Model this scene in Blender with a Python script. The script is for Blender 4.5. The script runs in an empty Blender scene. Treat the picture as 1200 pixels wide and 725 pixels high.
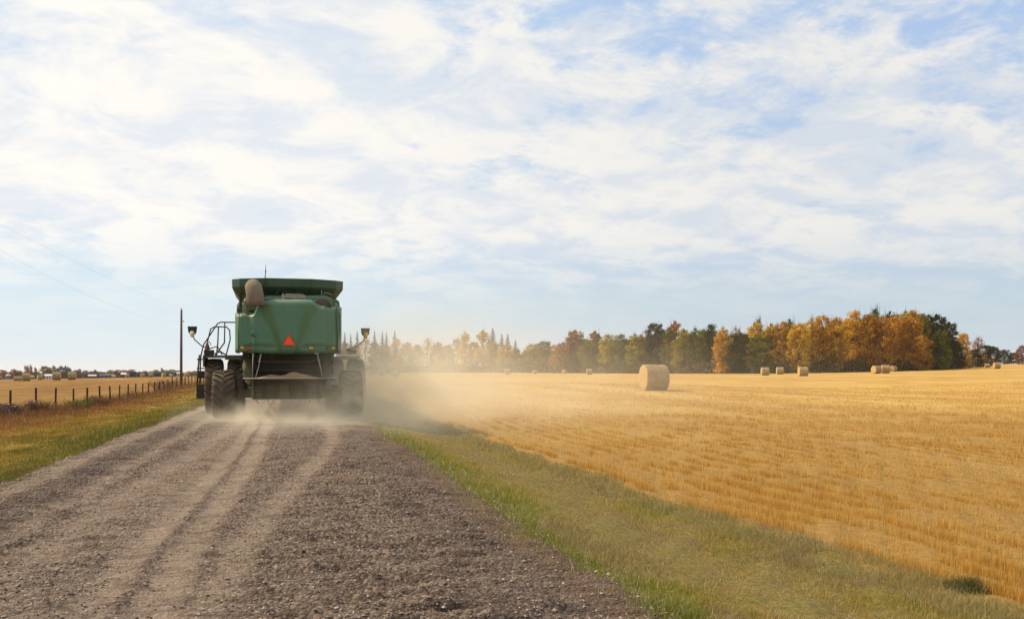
import bpy, bmesh, math, random
import numpy as np
from mathutils import Vector, Matrix, noise as mnoise

random.seed(7)
rng = np.random.default_rng(7)
SC = bpy.context.scene
R = math.radians

# ---------------------------------------------------------------- camera, sky, sun, exposure
CAM_H = 1.45                     # eye height above the road
F_PX = 1167.0                    # focal length in pixels of the 1200 px wide photograph
HORIZON = 434.0
YAW = math.atan(260.0 / F_PX)    # the camera looks to the right of the road's direction
CS, SN = math.cos(YAW), math.sin(YAW)

cam_data = bpy.data.cameras.new("camera")
cam = bpy.data.objects.new("camera", cam_data)
SC.collection.objects.link(cam)
cam.location = (0, 0, CAM_H)
cam.rotation_euler = (R(90), 0, -YAW)
cam_data.sensor_width = 36.0
cam_data.lens = F_PX / 1200.0 * 36.0
cam_data.shift_y = (HORIZON - 362.5) / 1200.0
cam_data.clip_start = 0.1
cam_data.clip_end = 20000
SC.camera = cam

SUN_AZ = R(-60.0)                # measured from +Y (road direction) towards +X
SUN_EL = R(44.0)
sun_vec = Vector((math.sin(SUN_AZ) * math.cos(SUN_EL), math.cos(SUN_AZ) * math.cos(SUN_EL), math.sin(SUN_EL)))
sun_data = bpy.data.lights.new("sun", 'SUN')
sun_data.energy = 4.8
sun_data.angle = R(1.0)
sun_data.color = (1.0, 0.85, 0.66)
sun = bpy.data.objects.new("sun", sun_data)
SC.collection.objects.link(sun)
sun.rotation_euler = (-sun_vec).to_track_quat('-Z', 'Y').to_euler()

SC.view_settings.view_transform = 'Standard'
SC.view_settings.look = 'None'
SC.view_settings.exposure = 0.0
SC.view_settings.gamma = 1.0
SC.view_settings.use_curve_mapping = False
SC.render.engine = 'CYCLES'
SC.cycles.use_denoising = True
SC.cycles.max_bounces = 6
SC.cycles.diffuse_bounces = 3
SC.cycles.glossy_bounces = 2
SC.cycles.transmission_bounces = 3
SC.cycles.volume_bounces = 4
SC.cycles.transparent_max_bounces = 8
SC.cycles.volume_step_rate = 0.4
SC.cycles.volume_max_steps = 256


class NT:
    """small wrapper to write node trees tersely"""
    def __init__(self, tree):
        self.t = tree
        self.n = tree.nodes
        self.l = tree.links

    def node(self, kind, props=None, **ins):
        nd = self.n.new(kind)
        for k, v in (props or {}).items():
            setattr(nd, k, v)
        for k, v in ins.items():
            key = int(k[1:]) if k[0] == '_' and k[1:].isdigit() else k.replace('_', ' ')
            self.put(nd.inputs[key], v)
        return nd

    def put(self, sock, v):
        if isinstance(v, bpy.types.NodeSocket):
            self.l.new(v, sock)
        else:
            sock.default_value = v

    def math(self, op, a, b=0.0, c=0.0, clamp=False):
        nd = self.n.new('ShaderNodeMath')
        nd.operation = op
        nd.use_clamp = clamp
        self.put(nd.inputs[0], a)
        self.put(nd.inputs[1], b)
        self.put(nd.inputs[2], c)
        return nd.outputs[0]

    def vmath(self, op, a, b=(0, 0, 0)):
        nd = self.n.new('ShaderNodeVectorMath')
        nd.operation = op
        self.put(nd.inputs[0], a)
        self.put(nd.inputs[1], b)
        return nd.outputs[0] if op not in ('LENGTH', 'DOT_PRODUCT', 'DISTANCE') else nd.outputs['Value']

    def mix(self, f, a, b, mode='MIX'):
        nd = self.n.new('ShaderNodeMix')
        nd.data_type = 'RGBA'
        nd.blend_type = mode
        nd.clamp_factor = True
        self.put(nd.inputs[0], f)
        for i, v in ((6, a), (7, b)):
            if isinstance(v, (tuple, list)) and len(v) == 3:
                v = (*v, 1.0)
            self.put(nd.inputs[i], v)
        return nd.outputs[2]

    def ramp(self, v, lo, hi, a=0.0, b=1.0, smooth=True):
        nd = self.n.new('ShaderNodeMapRange')
        nd.interpolation_type = 'SMOOTHSTEP' if smooth else 'LINEAR'
        for i, x in enumerate((v, lo, hi, a, b)):
            self.put(nd.inputs[i], x)
        return nd.outputs[0]

    def noise(self, vec, scale, detail=4.0, rough=0.55, dist=0.0, dim='3D', out=0):
        nd = self.n.new('ShaderNodeTexNoise')
        nd.noise_dimensions = dim
        if vec is not None:
            self.l.new(vec, nd.inputs['Vector'])
        self.put(nd.inputs['Scale'], scale)
        nd.inputs['Detail'].default_value = detail
        nd.inputs['Roughness'].default_value = rough
        nd.inputs['Distortion'].default_value = dist
        return nd.outputs[out]

    def scale(self, vec, s):
        nd = self.n.new('ShaderNodeMapping')
        self.l.new(vec, nd.inputs[0])
        nd.inputs['Scale'].default_value = s
        return nd.outputs[0]

    def xyz(self, vec):
        nd = self.n.new('ShaderNodeSeparateXYZ')
        self.l.new(vec, nd.inputs[0])
        return nd.outputs


# sky: daylight sky with a broken veil of high cloud spread on a flat layer overhead
world = bpy.data.worlds.new("World")
SC.world = world
world.use_nodes = True
w = NT(world.node_tree)
w.n.clear()
sky = w.node('ShaderNodeTexSky', {'sky_type': 'NISHITA', 'sun_disc': False, 'sun_elevation': SUN_EL,
                                  'sun_rotation': SUN_AZ, 'altitude': 600.0, 'air_density': 1.0,
                                  'dust_density': 1.5, 'ozone_density': 1.5})
tc = w.node('ShaderNodeTexCoord')
gen = tc.outputs['Generated']
gx, gy, gz = w.xyz(gen)
el = w.math('MAXIMUM', gz, 0.0)
inv = w.math('DIVIDE', 1.0, w.math('ADD', el, 0.22))
px_ = w.math('MULTIPLY', gx, inv)
py_ = w.math('MULTIPLY', gy, inv)
cp = w.node('ShaderNodeCombineXYZ', X=px_, Y=py_, Z=0.0).outputs[0]
big = w.noise(cp, 0.85, 3.0, 0.5, 0.4)
mid = w.noise(w.vmath('ADD', cp, (4.3, 1.7, 0)), 2.9, 9.0, 0.62, 0.5)
fine = w.noise(w.vmath('ADD', cp, (9.1, 5.2, 0)), 7.0, 9.0, 0.66, 0.3)
m = w.math('ADD', w.math('MULTIPLY', big, 0.55), w.math('MULTIPLY', mid, 0.60))
m = w.math('ADD', m, w.math('MULTIPLY', w.math('SUBTRACT', fine, 0.28), 0.72))
# more cloud in a belt between 7 and 20 degrees up, less overhead to the right of the road
sunside = w.vmath('DOT_PRODUCT', gen, (math.sin(R(-50)), math.cos(R(-50)), 0.0))
belt = w.math('MULTIPLY', w.ramp(el, 0.08, 0.15), w.ramp(el, 0.36, 0.20, 0.35, 1.0))
m = w.math('ADD', m, w.math('MULTIPLY', belt, 0.12))
m = w.math('ADD', m, w.math('MULTIPLY', w.math('SUBTRACT', sunside, 0.60), 0.01))
m = w.math('SUBTRACT', m, w.ramp(el, 0.20, 0.36, 0.0, 0.075))
mask = w.math('MULTIPLY', w.ramp(m, 0.560, 0.79), w.ramp(el, 0.045, 0.15, 0.12, 1.0))
# colours are what the world shows at strength 0.1
sunny = w.ramp(sunside, 0.15, 0.80)
cloud_col = w.mix(sunny, (8.6, 8.5, 8.2), (10.3, 9.9, 9.3))
grey_col = w.mix(sunny, (5.4, 6.4, 8.0), (6.7, 7.7, 9.0))
body = w.noise(w.vmath('ADD', cp, (2.2, 8.4, 0)), 4.2, 9.0, 0.62, 0.4)
cloud_c = w.mix(w.math('MULTIPLY', w.ramp(body, 0.39, 0.64), w.math('SUBTRACT', 1.0, w.math('MULTIPLY', belt, 0.40))), cloud_col, grey_col)
low_col = w.mix(sunny, (5.7, 6.9, 7.8), (7.5, 8.8, 9.5))
high_col = w.mix(sunny, (4.7, 6.3, 8.9), (5.9, 7.6, 9.7))
gap_c = w.mix(w.ramp(el, 0.06, 0.30), low_col, high_col)
clear = w.mix(0.86, sky.outputs[0], gap_c)
col = w.mix(mask, clear, cloud_c)
hz_col = w.mix(sunny, (6.1, 6.9, 7.7), (8.1, 8.8, 9.3))
col = w.mix(w.ramp(el, 0.055, 0.0, 0.0, 0.75), col, hz_col)
bg = w.node('ShaderNodeBackground', Color=col, Strength=0.1)
wo = w.node('ShaderNodeOutputWorld', Surface=bg.outputs[0])
world.cycles.sampling_method = 'AUTOMATIC'


# ---------------------------------------------------------------- helpers
def mat(name, build):
    m_ = bpy.data.materials.new(name)
    m_.use_nodes = True
    nt = NT(m_.node_tree)
    nt.n.clear()
    out = nt.node('ShaderNodeOutputMaterial')
    sh = build(nt)
    nt.l.new(sh, out.inputs['Surface'])
    return m_


def pbsdf(nt, color, rough=0.9, spec=0.2, normal=None, metal=0.0, **kw):
    p = nt.node('ShaderNodeBsdfPrincipled')
    nt.put(p.inputs['Base Color'], (*color, 1.0) if isinstance(color, tuple) and len(color) == 3 else color)
    nt.put(p.inputs['Roughness'], rough)
    nt.put(p.inputs['Specular IOR Level'], spec)
    nt.put(p.inputs['Metallic'], metal)
    if normal is not None:
        nt.l.new(normal, p.inputs['Normal'])
    for k, v in kw.items():
        nt.put(p.inputs[k.replace('_', ' ')], v)
    return p.outputs[0]


def bump(nt, height, strength=0.5, dist=0.02):
    b = nt.node('ShaderNodeBump', Height=height)
    b.inputs['Strength'].default_value = strength
    b.inputs['Distance'].default_value = dist
    return b.outputs[0]


def new_mesh(name, verts, faces, mats, smooth=False, mat_idx=None):
    """verts: n x 3 array, faces: list of tuples or m x k array"""
    me = bpy.data.meshes.new(name)
    verts = np.asarray(verts, dtype=np.float32).reshape(-1, 3)
    if isinstance(faces, np.ndarray):
        k = faces.shape[1]
        nf = len(faces)
        me.vertices.add(len(verts))
        me.vertices.foreach_set('co', verts.ravel())
        me.loops.add(nf * k)
        me.loops.foreach_set('vertex_index', faces.astype(np.int32).ravel())
        me.polygons.add(nf)
        me.polygons.foreach_set('loop_start', np.arange(0, nf * k, k, dtype=np.int32))
        me.update(calc_edges=True)
    else:
        me.from_pydata(verts.tolist(), [], faces)
    if not isinstance(mats, (list, tuple)):
        mats = [mats]
    for m_ in mats:
        me.materials.append(m_)
    if mat_idx is not None:
        me.polygons.foreach_set('material_index', np.asarray(mat_idx, dtype=np.int32))
    me.polygons.foreach_set('use_smooth', np.full(len(me.polygons), smooth, dtype=bool))
    me.update()
    return me


def link(name, me, parent=None):
    o = bpy.data.objects.new(name, me)
    SC.collection.objects.link(o)
    if parent is not None:
        o.parent = parent
    return o


def tag(o, label=None, cat=None, group=None, kind=None):
    for k, v in (('label', label), ('category', cat), ('group', group), ('kind', kind)):
        if v:
            o[k] = v
    return o


def empty(name, loc, rz=0.0):
    o = bpy.data.objects.new(name, None)
    o.empty_display_size = 0.2
    SC.collection.objects.link(o)
    o.location = loc
    o.rotation_euler = (0, 0, rz)
    return o


def copy_tree(o, parent=None):
    c = o.copy()
    SC.collection.objects.link(c)
    c.parent = parent
    for ch in list(o.children):
        copy_tree(ch, c)
    return c


def col_attr(me, name, values):
    a = me.attributes.new(name, 'FLOAT', 'POINT')
    a.data.foreach_set('value', np.asarray(values, dtype=np.float32))


class MB:
    """collects boxes, tubes, lathes and lofts into one mesh"""
    def __init__(self):
        self.v = []
        self.f = []
        self.s = []

    def add(self, verts, faces, smooth=False):
        n = len(self.v)
        self.v.extend([tuple(p) for p in verts])
        self.f.extend([tuple(i + n for i in fc) for fc in faces])
        self.s.extend([smooth] * len(faces))
        return self

    def box(self, x0, x1, y0, y1, z0, z1, bev=0.0, mtx=None):
        bm = bmesh.new()
        bmesh.ops.create_cube(bm, size=1.0)
        for v in bm.verts:
            v.co = Vector(((x0 + x1) / 2 + v.co.x * (x1 - x0), (y0 + y1) / 2 + v.co.y * (y1 - y0),
                           (z0 + z1) / 2 + v.co.z * (z1 - z0)))
        if bev > 0:
            bmesh.ops.bevel(bm, geom=bm.edges[:], offset=bev, segments=2, affect='EDGES', profile=0.6)
        vs = [(mtx @ v.co) if mtx is not None else v.co.copy() for v in bm.verts]
        bm.verts.index_update()
        fs = [tuple(v.index for v in f.verts) for f in bm.faces]
        bm.free()
        return self.add(vs, fs)

    def tube(self, pts, rad, n=8, cap=True):
        pts = [Vector(p) for p in pts]
        rads = rad if isinstance(rad, (list, tuple)) else [rad] * len(pts)
        rings = []
        prev = None
        for i, p in enumerate(pts):
            if i == 0:
                d = pts[1] - pts[0]
            elif i == len(pts) - 1:
                d = pts[-1] - pts[-2]
            else:
                d = (pts[i + 1] - pts[i]).normalized() + (pts[i] - pts[i - 1]).normalized()
            d.normalize()
            if prev is None:
                a = d.orthogonal().normalized()
            else:
                a = (prev - d * prev.dot(d))
                a = a.normalized() if a.length > 1e-5 else d.orthogonal().normalized()
            prev = a
            b = d.cross(a)
            rings.append([p + (a * math.cos(2 * math.pi * k / n) + b * math.sin(2 * math.pi * k / n)) * rads[i] for k in range(n)])
        vs = [v for r in rings for v in r]
        fs = []
        for i in range(len(rings) - 1):
            for k in range(n):
                fs.append((i * n + k, i * n + (k + 1) % n, (i + 1) * n + (k + 1) % n, (i + 1) * n + k))
        if cap:
            fs.append(tuple(reversed(range(n))))
            fs.append(tuple((len(rings) - 1) * n + k for k in range(n)))
        return self.add(vs, fs, smooth=True)

    def lathe(self, prof, n=24, axis='X', center=(0, 0, 0), closed=False):
        """prof: list of (along axis, radius)"""
        vs = []
        for (a, r) in prof:
            for k in range(n):
                t = 2 * math.pi * k / n
                c_, s_ = r * math.cos(t), r * math.sin(t)
                p = {'X': (a, c_, s_), 'Y': (c_, a, s_), 'Z': (c_, s_, a)}[axis]
                vs.append((p[0] + center[0], p[1] + center[1], p[2] + center[2]))
        fs = []
        m_ = len(prof)
        for i in range(m_ if closed else m_ - 1):
            j = (i + 1) % m_
            for k in range(n):
                fs.append((i * n + k, j * n + k, j * n + (k + 1) % n, i * n + (k + 1) % n))
        return self.add(vs, fs, smooth=True)

    def loft(self, rings, cap=True, smooth=False, closed=True):
        n = len(rings[0])
        vs = [p for r in rings for p in r]
        fs = []
        for i in range(len(rings) - 1):
            for k in range(n if closed else n - 1):
                fs.append((i * n + k, i * n + (k + 1) % n, (i + 1) * n + (k + 1) % n, (i + 1) * n + k))
        if cap:
            fs.append(tuple(reversed(range(n))))
            fs.append(tuple((len(rings) - 1) * n + k for k in range(n)))
        return self.add(vs, fs, smooth)

    def build(self, name, m_, parent=None, bev=0.0):
        me = bpy.data.meshes.new(name)
        me.from_pydata([tuple(p) for p in self.v], [], self.f)
        bm = bmesh.new()
        bm.from_mesh(me)
        bmesh.ops.recalc_face_normals(bm, faces=bm.faces[:])
        bm.to_mesh(me)
        bm.free()
        me.materials.append(m_)
        me.polygons.foreach_set('use_smooth', np.array(self.s, dtype=bool))
        me.update()
        o = link(name, me, parent)
        if bev > 0:
            b = o.modifiers.new('bevel', 'BEVEL')
            b.width = bev
            b.segments = 2
            b.limit_method = 'ANGLE'
            b.angle_limit = R(40)
        return o


# ---------------------------------------------------------------- terrain height
def P(px, d):
    """ground-plan position of a photo column at camera depth d"""
    xc = (px - 600.0) / F_PX * d
    return xc * CS + d * SN, -xc * SN + d * CS


def zy(y, d):
    return CAM_H + (HORIZON - y) * d / F_PX


CTRL = [(500, 60, .0), (766, 58, .3), (941, 159, .38), (896, 184, .58), (913, 195, .62), (1027, 184, .9),
        (1037, 186, .95), (1167, 233, 1.5), (690, 318, .55), (594, 270, .41), (661, 330, .55), (450, 300, .3),
        (450, 430, .4), (1000, 240, 1.0), (1100, 250, 1.3), (1190, 350, 3.4), (1150, 360, 2.9), (850, 240, .75),
        (1200, 15, -.38), (1000, 15, -.35), (850, 15, -.4), (1200, 30, -.1), (900, 30, -.15), (700, 30, -.3),
        (1200, 80, .4), (1200, 160, .95), (600, 30, -.4), (600, 150, .3), (760, 110, .35),
        (12, 40, -.35), (65, 48, -.4), (117, 59, -.48), (174, 80, -.5), (202, 95, -.16), (240, 131, -.25), (222, 110, -.2),
        (0, 15, -.4), (100, 15, -.4), (30, 195, -.55), (66, 195, -.25), (84, 195, -.25), (22, 270, -1.0), (46, 350, -1.55), (0, 350, -1.85), (100, 350, -1.25),
        (149, 437, -1.36), (192, 437, -1.3), (100, 110, -.4), (0, 100, -.5), (0, 620, -3.9), (120, 620, -2.95), (230, 620, -2.3),
        (340, 80, -.1), (340, 200, -.1), (340, 400, -.3), (340, 700, -1.5), (450, 700, -.5), (700, 600, .4), (1000, 500, 1.5),
        (1200, 800, 5.0), (0, 1500, -14), (340, 1500, -10), (700, 1500, -4), (1000, 1500, 2), (1200, 1500, 5), (-200, 100, -.5),
        (-200, 500, -1.8), (1500, 100, .6), (1500, 300, 2.5)]


def _feat(ang, ld):
    return np.stack([np.clip(ang, -0.75, 0.9) / 0.17, np.clip(ld, math.log(15.0), math.log(1500)) / 0.55], -1)


_ca = np.array([math.atan((c[0] - 600.0) / F_PX) for c in CTRL])
_cl = np.array([math.log(c[1]) for c in CTRL])
_cz = np.array([c[2] for c in CTRL])
_cf = _feat(_ca, _cl)
_K = np.exp(-0.5 * ((_cf[:, None] - _cf[None]) ** 2).sum(-1))
_MEAN = -0.2
_w = np.linalg.solve(_K + 0.01 * np.eye(len(_cz)), _cz - _MEAN)


def _smooth(t):
    t = np.clip(t, 0, 1)
    return t * t * (3 - 2 * t)


def ground_z(X, Y):
    X = np.asarray(X, dtype=float)
    Y = np.asarray(Y, dtype=float)
    xc = X * CS - Y * SN
    yc = Y * CS + X * SN
    ang = np.arctan2(xc, np.maximum(yc, 1e-3))
    ang = np.where(yc <= 0, np.sign(xc) * 1.5, ang)
    f = _feat(ang, np.log(np.hypot(xc, yc) + 1.0))
    sh = f.shape[:-1]
    f = f.reshape(-1, 2)
    z = np.empty(len(f))
    for i in range(0, len(f), 20000):
        q = f[i:i + 20000]
        z[i:i + 20000] = np.exp(-0.5 * ((q[:, None] - _cf[None]) ** 2).sum(-1)) @ _w
    z = z.reshape(sh) + _MEAN
    near = 1 - _smooth((np.hypot(X, Y) - 300) / 300)
    sr = _smooth((X - 1.7) / 3.4)
    sl = _smooth((-3.3 - X) / 3.6)
    s = np.where(X > 0, sr, sl)
    s = 1 - (1 - s) * near
    lump = 0.02 * np.sin(X * 1.7 + 1.3 * np.sin(Y * .6)) + 0.02 * np.sin(Y * 1.1 + X * .4)
    return z * s - 0.05 * (1 - s) + lump * np.minimum(s, 1)


def gz1(x, y):
    return float(ground_z(np.array([x]), np.array([y]))[0])

# ---------------------------------------------------------------- ground, road
def m_ground(nt):
    g = nt.node('ShaderNodeNewGeometry')
    pos = g.outputs['Position']
    X, Y, Z = nt.xyz(pos)
    flat = nt.node('ShaderNodeCombineXYZ', X=X, Y=Y, Z=0.0).outputs[0]
    wob = nt.math('MULTIPLY', nt.math('SUBTRACT', nt.noise(flat, 0.6, 5.0), 0.5), 1.3)
    Xw = nt.math('ADD', X, wob)
    # stubble field: gold with paler straw bands and darker, redder thin patches
    n1 = nt.noise(nt.scale(flat, (0.035, 0.012, 1)), 1.0, 5.0, 0.6, 0.6)
    n2 = nt.noise(nt.scale(flat, (0.25, 0.06, 1)), 1.0, 6.0, 0.65, 0.4)
    n3 = nt.noise(flat, 9.0, 4.0, 0.7)
    rows = nt.math('SINE', nt.math('ADD', nt.math('MULTIPLY', X, 2 * math.pi / 0.28), nt.math('MULTIPLY', n2, 3.0)))
    lanes = nt.math('SINE', nt.math('ADD', nt.math('MULTIPLY', X, 2 * math.pi / 7.5), nt.math('MULTIPLY', n1, 9.0)))
    fc = nt.mix(nt.ramp(n2, 0.38, 0.64), (0.48, 0.275, 0.055), (0.62, 0.395, 0.105))
    fc = nt.mix(nt.math('MULTIPLY', nt.ramp(n1, 0.40, 0.60), 0.45), fc, (0.40, 0.215, 0.04))
    fc = nt.mix(nt.math('MULTIPLY', nt.ramp(lanes, 0.2, 1.0), 0.30), fc, (0.66, 0.45, 0.19))
    fc = nt.mix(nt.math('MULTIPLY', nt.ramp(n3, 0.45, 0.75), 0.40), fc, (0.28, 0.14, 0.04))
    fc = nt.mix(nt.math('MULTIPLY', nt.ramp(rows, -0.2, 1.0), 0.22), fc, (0.26, 0.13, 0.04))
    # soil under the standing straw close to the road
    soil = nt.mix(nt.ramp(n3, 0.35, 0.65), (0.17, 0.090, 0.024), (0.31, 0.180, 0.052))
    dcam = nt.vmath('LENGTH', pos)
    fc = nt.mix(nt.ramp(dcam, 12.0, 60.0, 0.75, 0.0), fc, soil)
    # the left field is a little darker and redder
    fl = nt.mix(nt.ramp(nt.noise(nt.scale(flat, (0.05, 0.015, 1)), 1.0, 5.0, 0.6, 0.8), 0.42, 0.6), (0.25, 0.130, 0.027), (0.34, 0.190, 0.048))
    fl = nt.mix(nt.math('MULTIPLY', nt.ramp(n2, 0.42, 0.6), 0.7), fl, (0.18, 0.085, 0.018))
    # right verge
    v1 = nt.noise(flat, 1.3, 6.0, 0.65)
    v2 = nt.noise(flat, 5.5, 6.0, 0.7)
    vg = nt.mix(nt.ramp(v2, 0.35, 0.65), (0.160, 0.140, 0.028), (0.26, 0.195, 0.05))
    vg = nt.mix(nt.ramp(v1, 0.48, 0.62), vg, (0.20, 0.135, 0.045))
    v3 = nt.noise(flat, 17.0, 5.0, 0.75)
    vg = nt.mix(nt.math('MULTIPLY', nt.ramp(v3, 0.45, 0.62), 0.75), vg, (0.055, 0.045, 0.016))
    vg = nt.mix(nt.math('MULTIPLY', nt.ramp(v3, 0.42, 0.32), 0.6), vg, (0.40, 0.29, 0.12))
    worn = nt.math('MULTIPLY', nt.ramp(Xw, 3.0, 3.6), nt.ramp(Xw, 4.5, 4.0))
    worn = nt.math('MULTIPLY', worn, nt.ramp(v2, 0.40, 0.60))
    vg = nt.mix(nt.math('MULTIPLY', worn, 0.35), vg, (0.17, 0.105, 0.045))
    vg = nt.mix(nt.math('MULTIPLY', nt.ramp(nt.noise(flat, 2.3, 5.0, 0.7), 0.60, 0.68), worn), vg, (0.035, 0.022, 0.014))
    # left verge: green by the road, straw yellow, then rusty towards the fence
    lg = nt.mix(nt.ramp(Xw, -3.7, -4.9), (0.15, 0.125, 0.022), (0.30, 0.20, 0.03))
    lg = nt.mix(nt.math('MULTIPLY', nt.ramp(v2, 0.4, 0.7), 0.6), lg, (0.20, 0.155, 0.03))
    lg = nt.mix(nt.math('MULTIPLY', nt.ramp(nt.math('ADD', Xw, nt.math('MULTIPLY', v1, 2.0)), -5.6, -7.6), 0.85), lg, (0.27, 0.125, 0.026))
    # gravelly soil spilling off the road
    dirt = nt.mix(nt.ramp(v2, 0.35, 0.65), (0.13, 0.085, 0.055), (0.24, 0.165, 0.11))
    e = nt.math('ADD', X, nt.math('MULTIPLY', nt.math('SUBTRACT', nt.noise(flat, 3.0, 6.0, 0.7), 0.5), 0.9))
    c = nt.mix(nt.ramp(nt.math('ADD', X, nt.math('MULTIPLY', wob, 0.45)), 5.0, 5.35), vg, fc)
    left = nt.mix(nt.ramp(X, -10.7, -11.4), lg, fl)
    c = nt.mix(nt.ramp(X, -1.0, -1.2), c, left)
    c = nt.mix(nt.math('MULTIPLY', nt.ramp(e, -3.72, -3.52), nt.ramp(e, 2.25, 2.05)), c, dirt)
    h = nt.math('ADD', nt.math('MULTIPLY', n3, 0.6), nt.math('MULTIPLY', nt.noise(flat, 30.0, 3.0, 0.7), 0.4))
    return pbsdf(nt, c, 0.95, 0.1, bump(nt, h, 0.8, 0.05))


M_GROUND = mat('ground soil and stubble', m_ground)


def m_road(nt):
    g = nt.node('ShaderNodeNewGeometry')
    pos = g.outputs['Position']
    X, Y, Z = nt.xyz(pos)
    wob = nt.math('MULTIPLY', nt.math('SUBTRACT', nt.noise(nt.scale(pos, (1, .35, 1)), 0.9, 4.0), 0.5), 0.20)
    Xw = nt.math('ADD', X, wob)
    s1 = nt.noise(pos, 26.0, 5.0, 0.75)
    s2 = nt.noise(nt.scale(pos, (1.0, 0.45, 1)), 3.2, 6.0, 0.7)
    vor = nt.node('ShaderNodeTexVoronoi', {'feature': 'F1'}, Vector=pos, Scale=42.0)
    cellc = nt.xyz(vor.outputs['Color'])[0]
    base = nt.mix(nt.ramp(s2, 0.36, 0.66), (0.180, 0.122, 0.080), (0.315, 0.222, 0.148))
    gravel = nt.mix(nt.math('POWER', cellc, 1.6), (0.050, 0.033, 0.024), (0.49, 0.365, 0.265))
    base = nt.mix(nt.ramp(s1, 0.38, 0.60, 0.2, 0.95), base, gravel)
    dust = (0.54, 0.405, 0.28)

    cv1 = nt.math('MULTIPLY', nt.ramp(Y, 20.0, 5.0), -0.22)
    cv2 = nt.ramp(Y, 5.0, 24.0, -0.50, 0.95)
    cv3 = nt.ramp(Y, 4.0, 30.0, -1.95, -1.35)

    def band(c0, w_, soft):
        d = nt.math('ABSOLUTE', nt.math('SUBTRACT', Xw, c0))
        return nt.ramp(d, w_ + soft, w_ - soft * 0.3)
    brk = nt.ramp(s2, 0.30, 0.60, 0.45, 1.0)
    k = nt.math('MULTIPLY', nt.math('MAXIMUM', band(nt.math('ADD', cv1, -0.60), 0.10, 0.13), band(nt.math('ADD', cv1, -0.98), 0.10, 0.13)), brk)
    k2 = nt.math('MULTIPLY', nt.math('MAXIMUM', nt.math('MAXIMUM', band(cv3, 0.12, 0.25), band(-2.35, 0.08, 0.15)), band(cv2, 0.09, 0.14)), nt.math('MULTIPLY', brk, 0.72))
    k3 = nt.math('MULTIPLY', nt.math('MAXIMUM', band(-3.25, 0.12, 0.2), nt.math('MULTIPLY', band(-1.45, 0.25, 0.3), 0.5)), 0.7)
    t = nt.math('MAXIMUM', nt.math('MAXIMUM', k, k2), k3)
    t = nt.math('MULTIPLY', t, nt.ramp(s1, 0.25, 0.62, 1.0, 0.55))
    c = nt.mix(t, base, dust)
    # loose dark gravel windrows
    dk = nt.math('MULTIPLY', nt.math('MAXIMUM', band(-2.72, 0.16, 0.3), nt.math('MAXIMUM', nt.math('MULTIPLY', band(nt.math('ADD', cv1, -0.79), 0.02, 0.05), nt.ramp(s2, 0.40, 0.60)), nt.math('MULTIPLY', band(1.45, 0.3, 0.3), 0.55))), 0.5)
    c = nt.mix(dk, c, (0.135, 0.098, 0.078))
    edge = nt.ramp(nt.math('ADD', X, nt.math('MULTIPLY', wob, 0.8)), 1.55, 1.95, 0.0, 0.75)
    c = nt.mix(edge, c, (0.20, 0.125, 0.075))
    # chatter marks across the road and stones
    wave = nt.noise(nt.scale(pos, (1.3, 7.5, 1)), 1.6, 5.0, 0.65, 0.5)
    c = nt.mix(nt.math('MULTIPLY', nt.ramp(wave, 0.52, 0.38), 0.45), c, (0.110, 0.075, 0.055))
    h = nt.math('ADD', nt.math('MULTIPLY', wave, 0.9), nt.math('MULTIPLY', nt.math('SUBTRACT', 1.0, vor.outputs['Distance']), 0.35))
    h = nt.math('ADD', h, nt.math('MULTIPLY', s1, 0.55))
    h = nt.math('MULTIPLY', h, nt.math('SUBTRACT', 1.0, nt.math('MULTIPLY', t, 0.45)))
    return pbsdf(nt, c, 0.92, 0.15, bump(nt, h, 1.0, 0.085))


M_ROAD = mat('grey brown gravel', m_road)


def build_ground():
    a = np.concatenate([np.linspace(R(-52), R(60), 520), np.linspace(R(60), R(308), 120)[1:-1]])
    a = a + YAW
    r = np.concatenate([[0.4], np.geomspace(1.0, 6500.0, 330)])
    A, Rr = np.meshgrid(a, r)
    X = np.sin(A) * Rr
    Y = np.cos(A) * Rr
    Z = ground_z(X, Y)
    # small real unevenness in the fields and on the verges
    amp = np.clip((np.abs(X + 0.7) - 2.9) / 1.5, 0, 1) * np.clip(1.4 - Rr / 60, 0, 1)
    Z = Z + amp * 0.018 * (np.sin(X * 5.1 + Y * 1.3) * np.sin(Y * 4.3 - X * 2.2) + np.sin(X * 11.3 - Y * 7.1) * 0.5)
    na, nr = len(a), len(r)
    verts = np.stack([X.ravel(), Y.ravel(), Z.ravel()], -1)
    i, j = np.meshgrid(np.arange(nr - 1), np.arange(na), indexing='ij')
    jn = (j + 1) % na
    f = np.stack([i * na + j, i * na + jn, (i + 1) * na + jn, (i + 1) * na + j], -1).reshape(-1, 4)[:, ::-1]
    me = new_mesh('ground', verts, np.ascontiguousarray(f), M_GROUND, smooth=True)
    o = link('ground', me)
    tag(o, kind='structure')
    return o


ground = build_ground()


def vnoise(x, y, seed=0):
    """smooth value noise for numpy arrays"""
    xi = np.floor(x).astype(np.int64)
    yi = np.floor(y).astype(np.int64)
    fx, fy = x - xi, y - yi
    fx = fx * fx * (3 - 2 * fx)
    fy = fy * fy * (3 - 2 * fy)

    def hsh(a, b):
        h = (a * 374761393 + b * 668265263 + seed * 974711) & 0xFFFFFFFF
        h = ((h ^ (h >> 13)) * 1274126177) & 0xFFFFFFFF
        return ((h ^ (h >> 16)) & 0xFFFFFF) / float(0xFFFFFF)
    return ((hsh(xi, yi) * (1 - fx) + hsh(xi + 1, yi) * fx) * (1 - fy) +
            (hsh(xi, yi + 1) * (1 - fx) + hsh(xi + 1, yi + 1) * fx) * fy)


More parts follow.
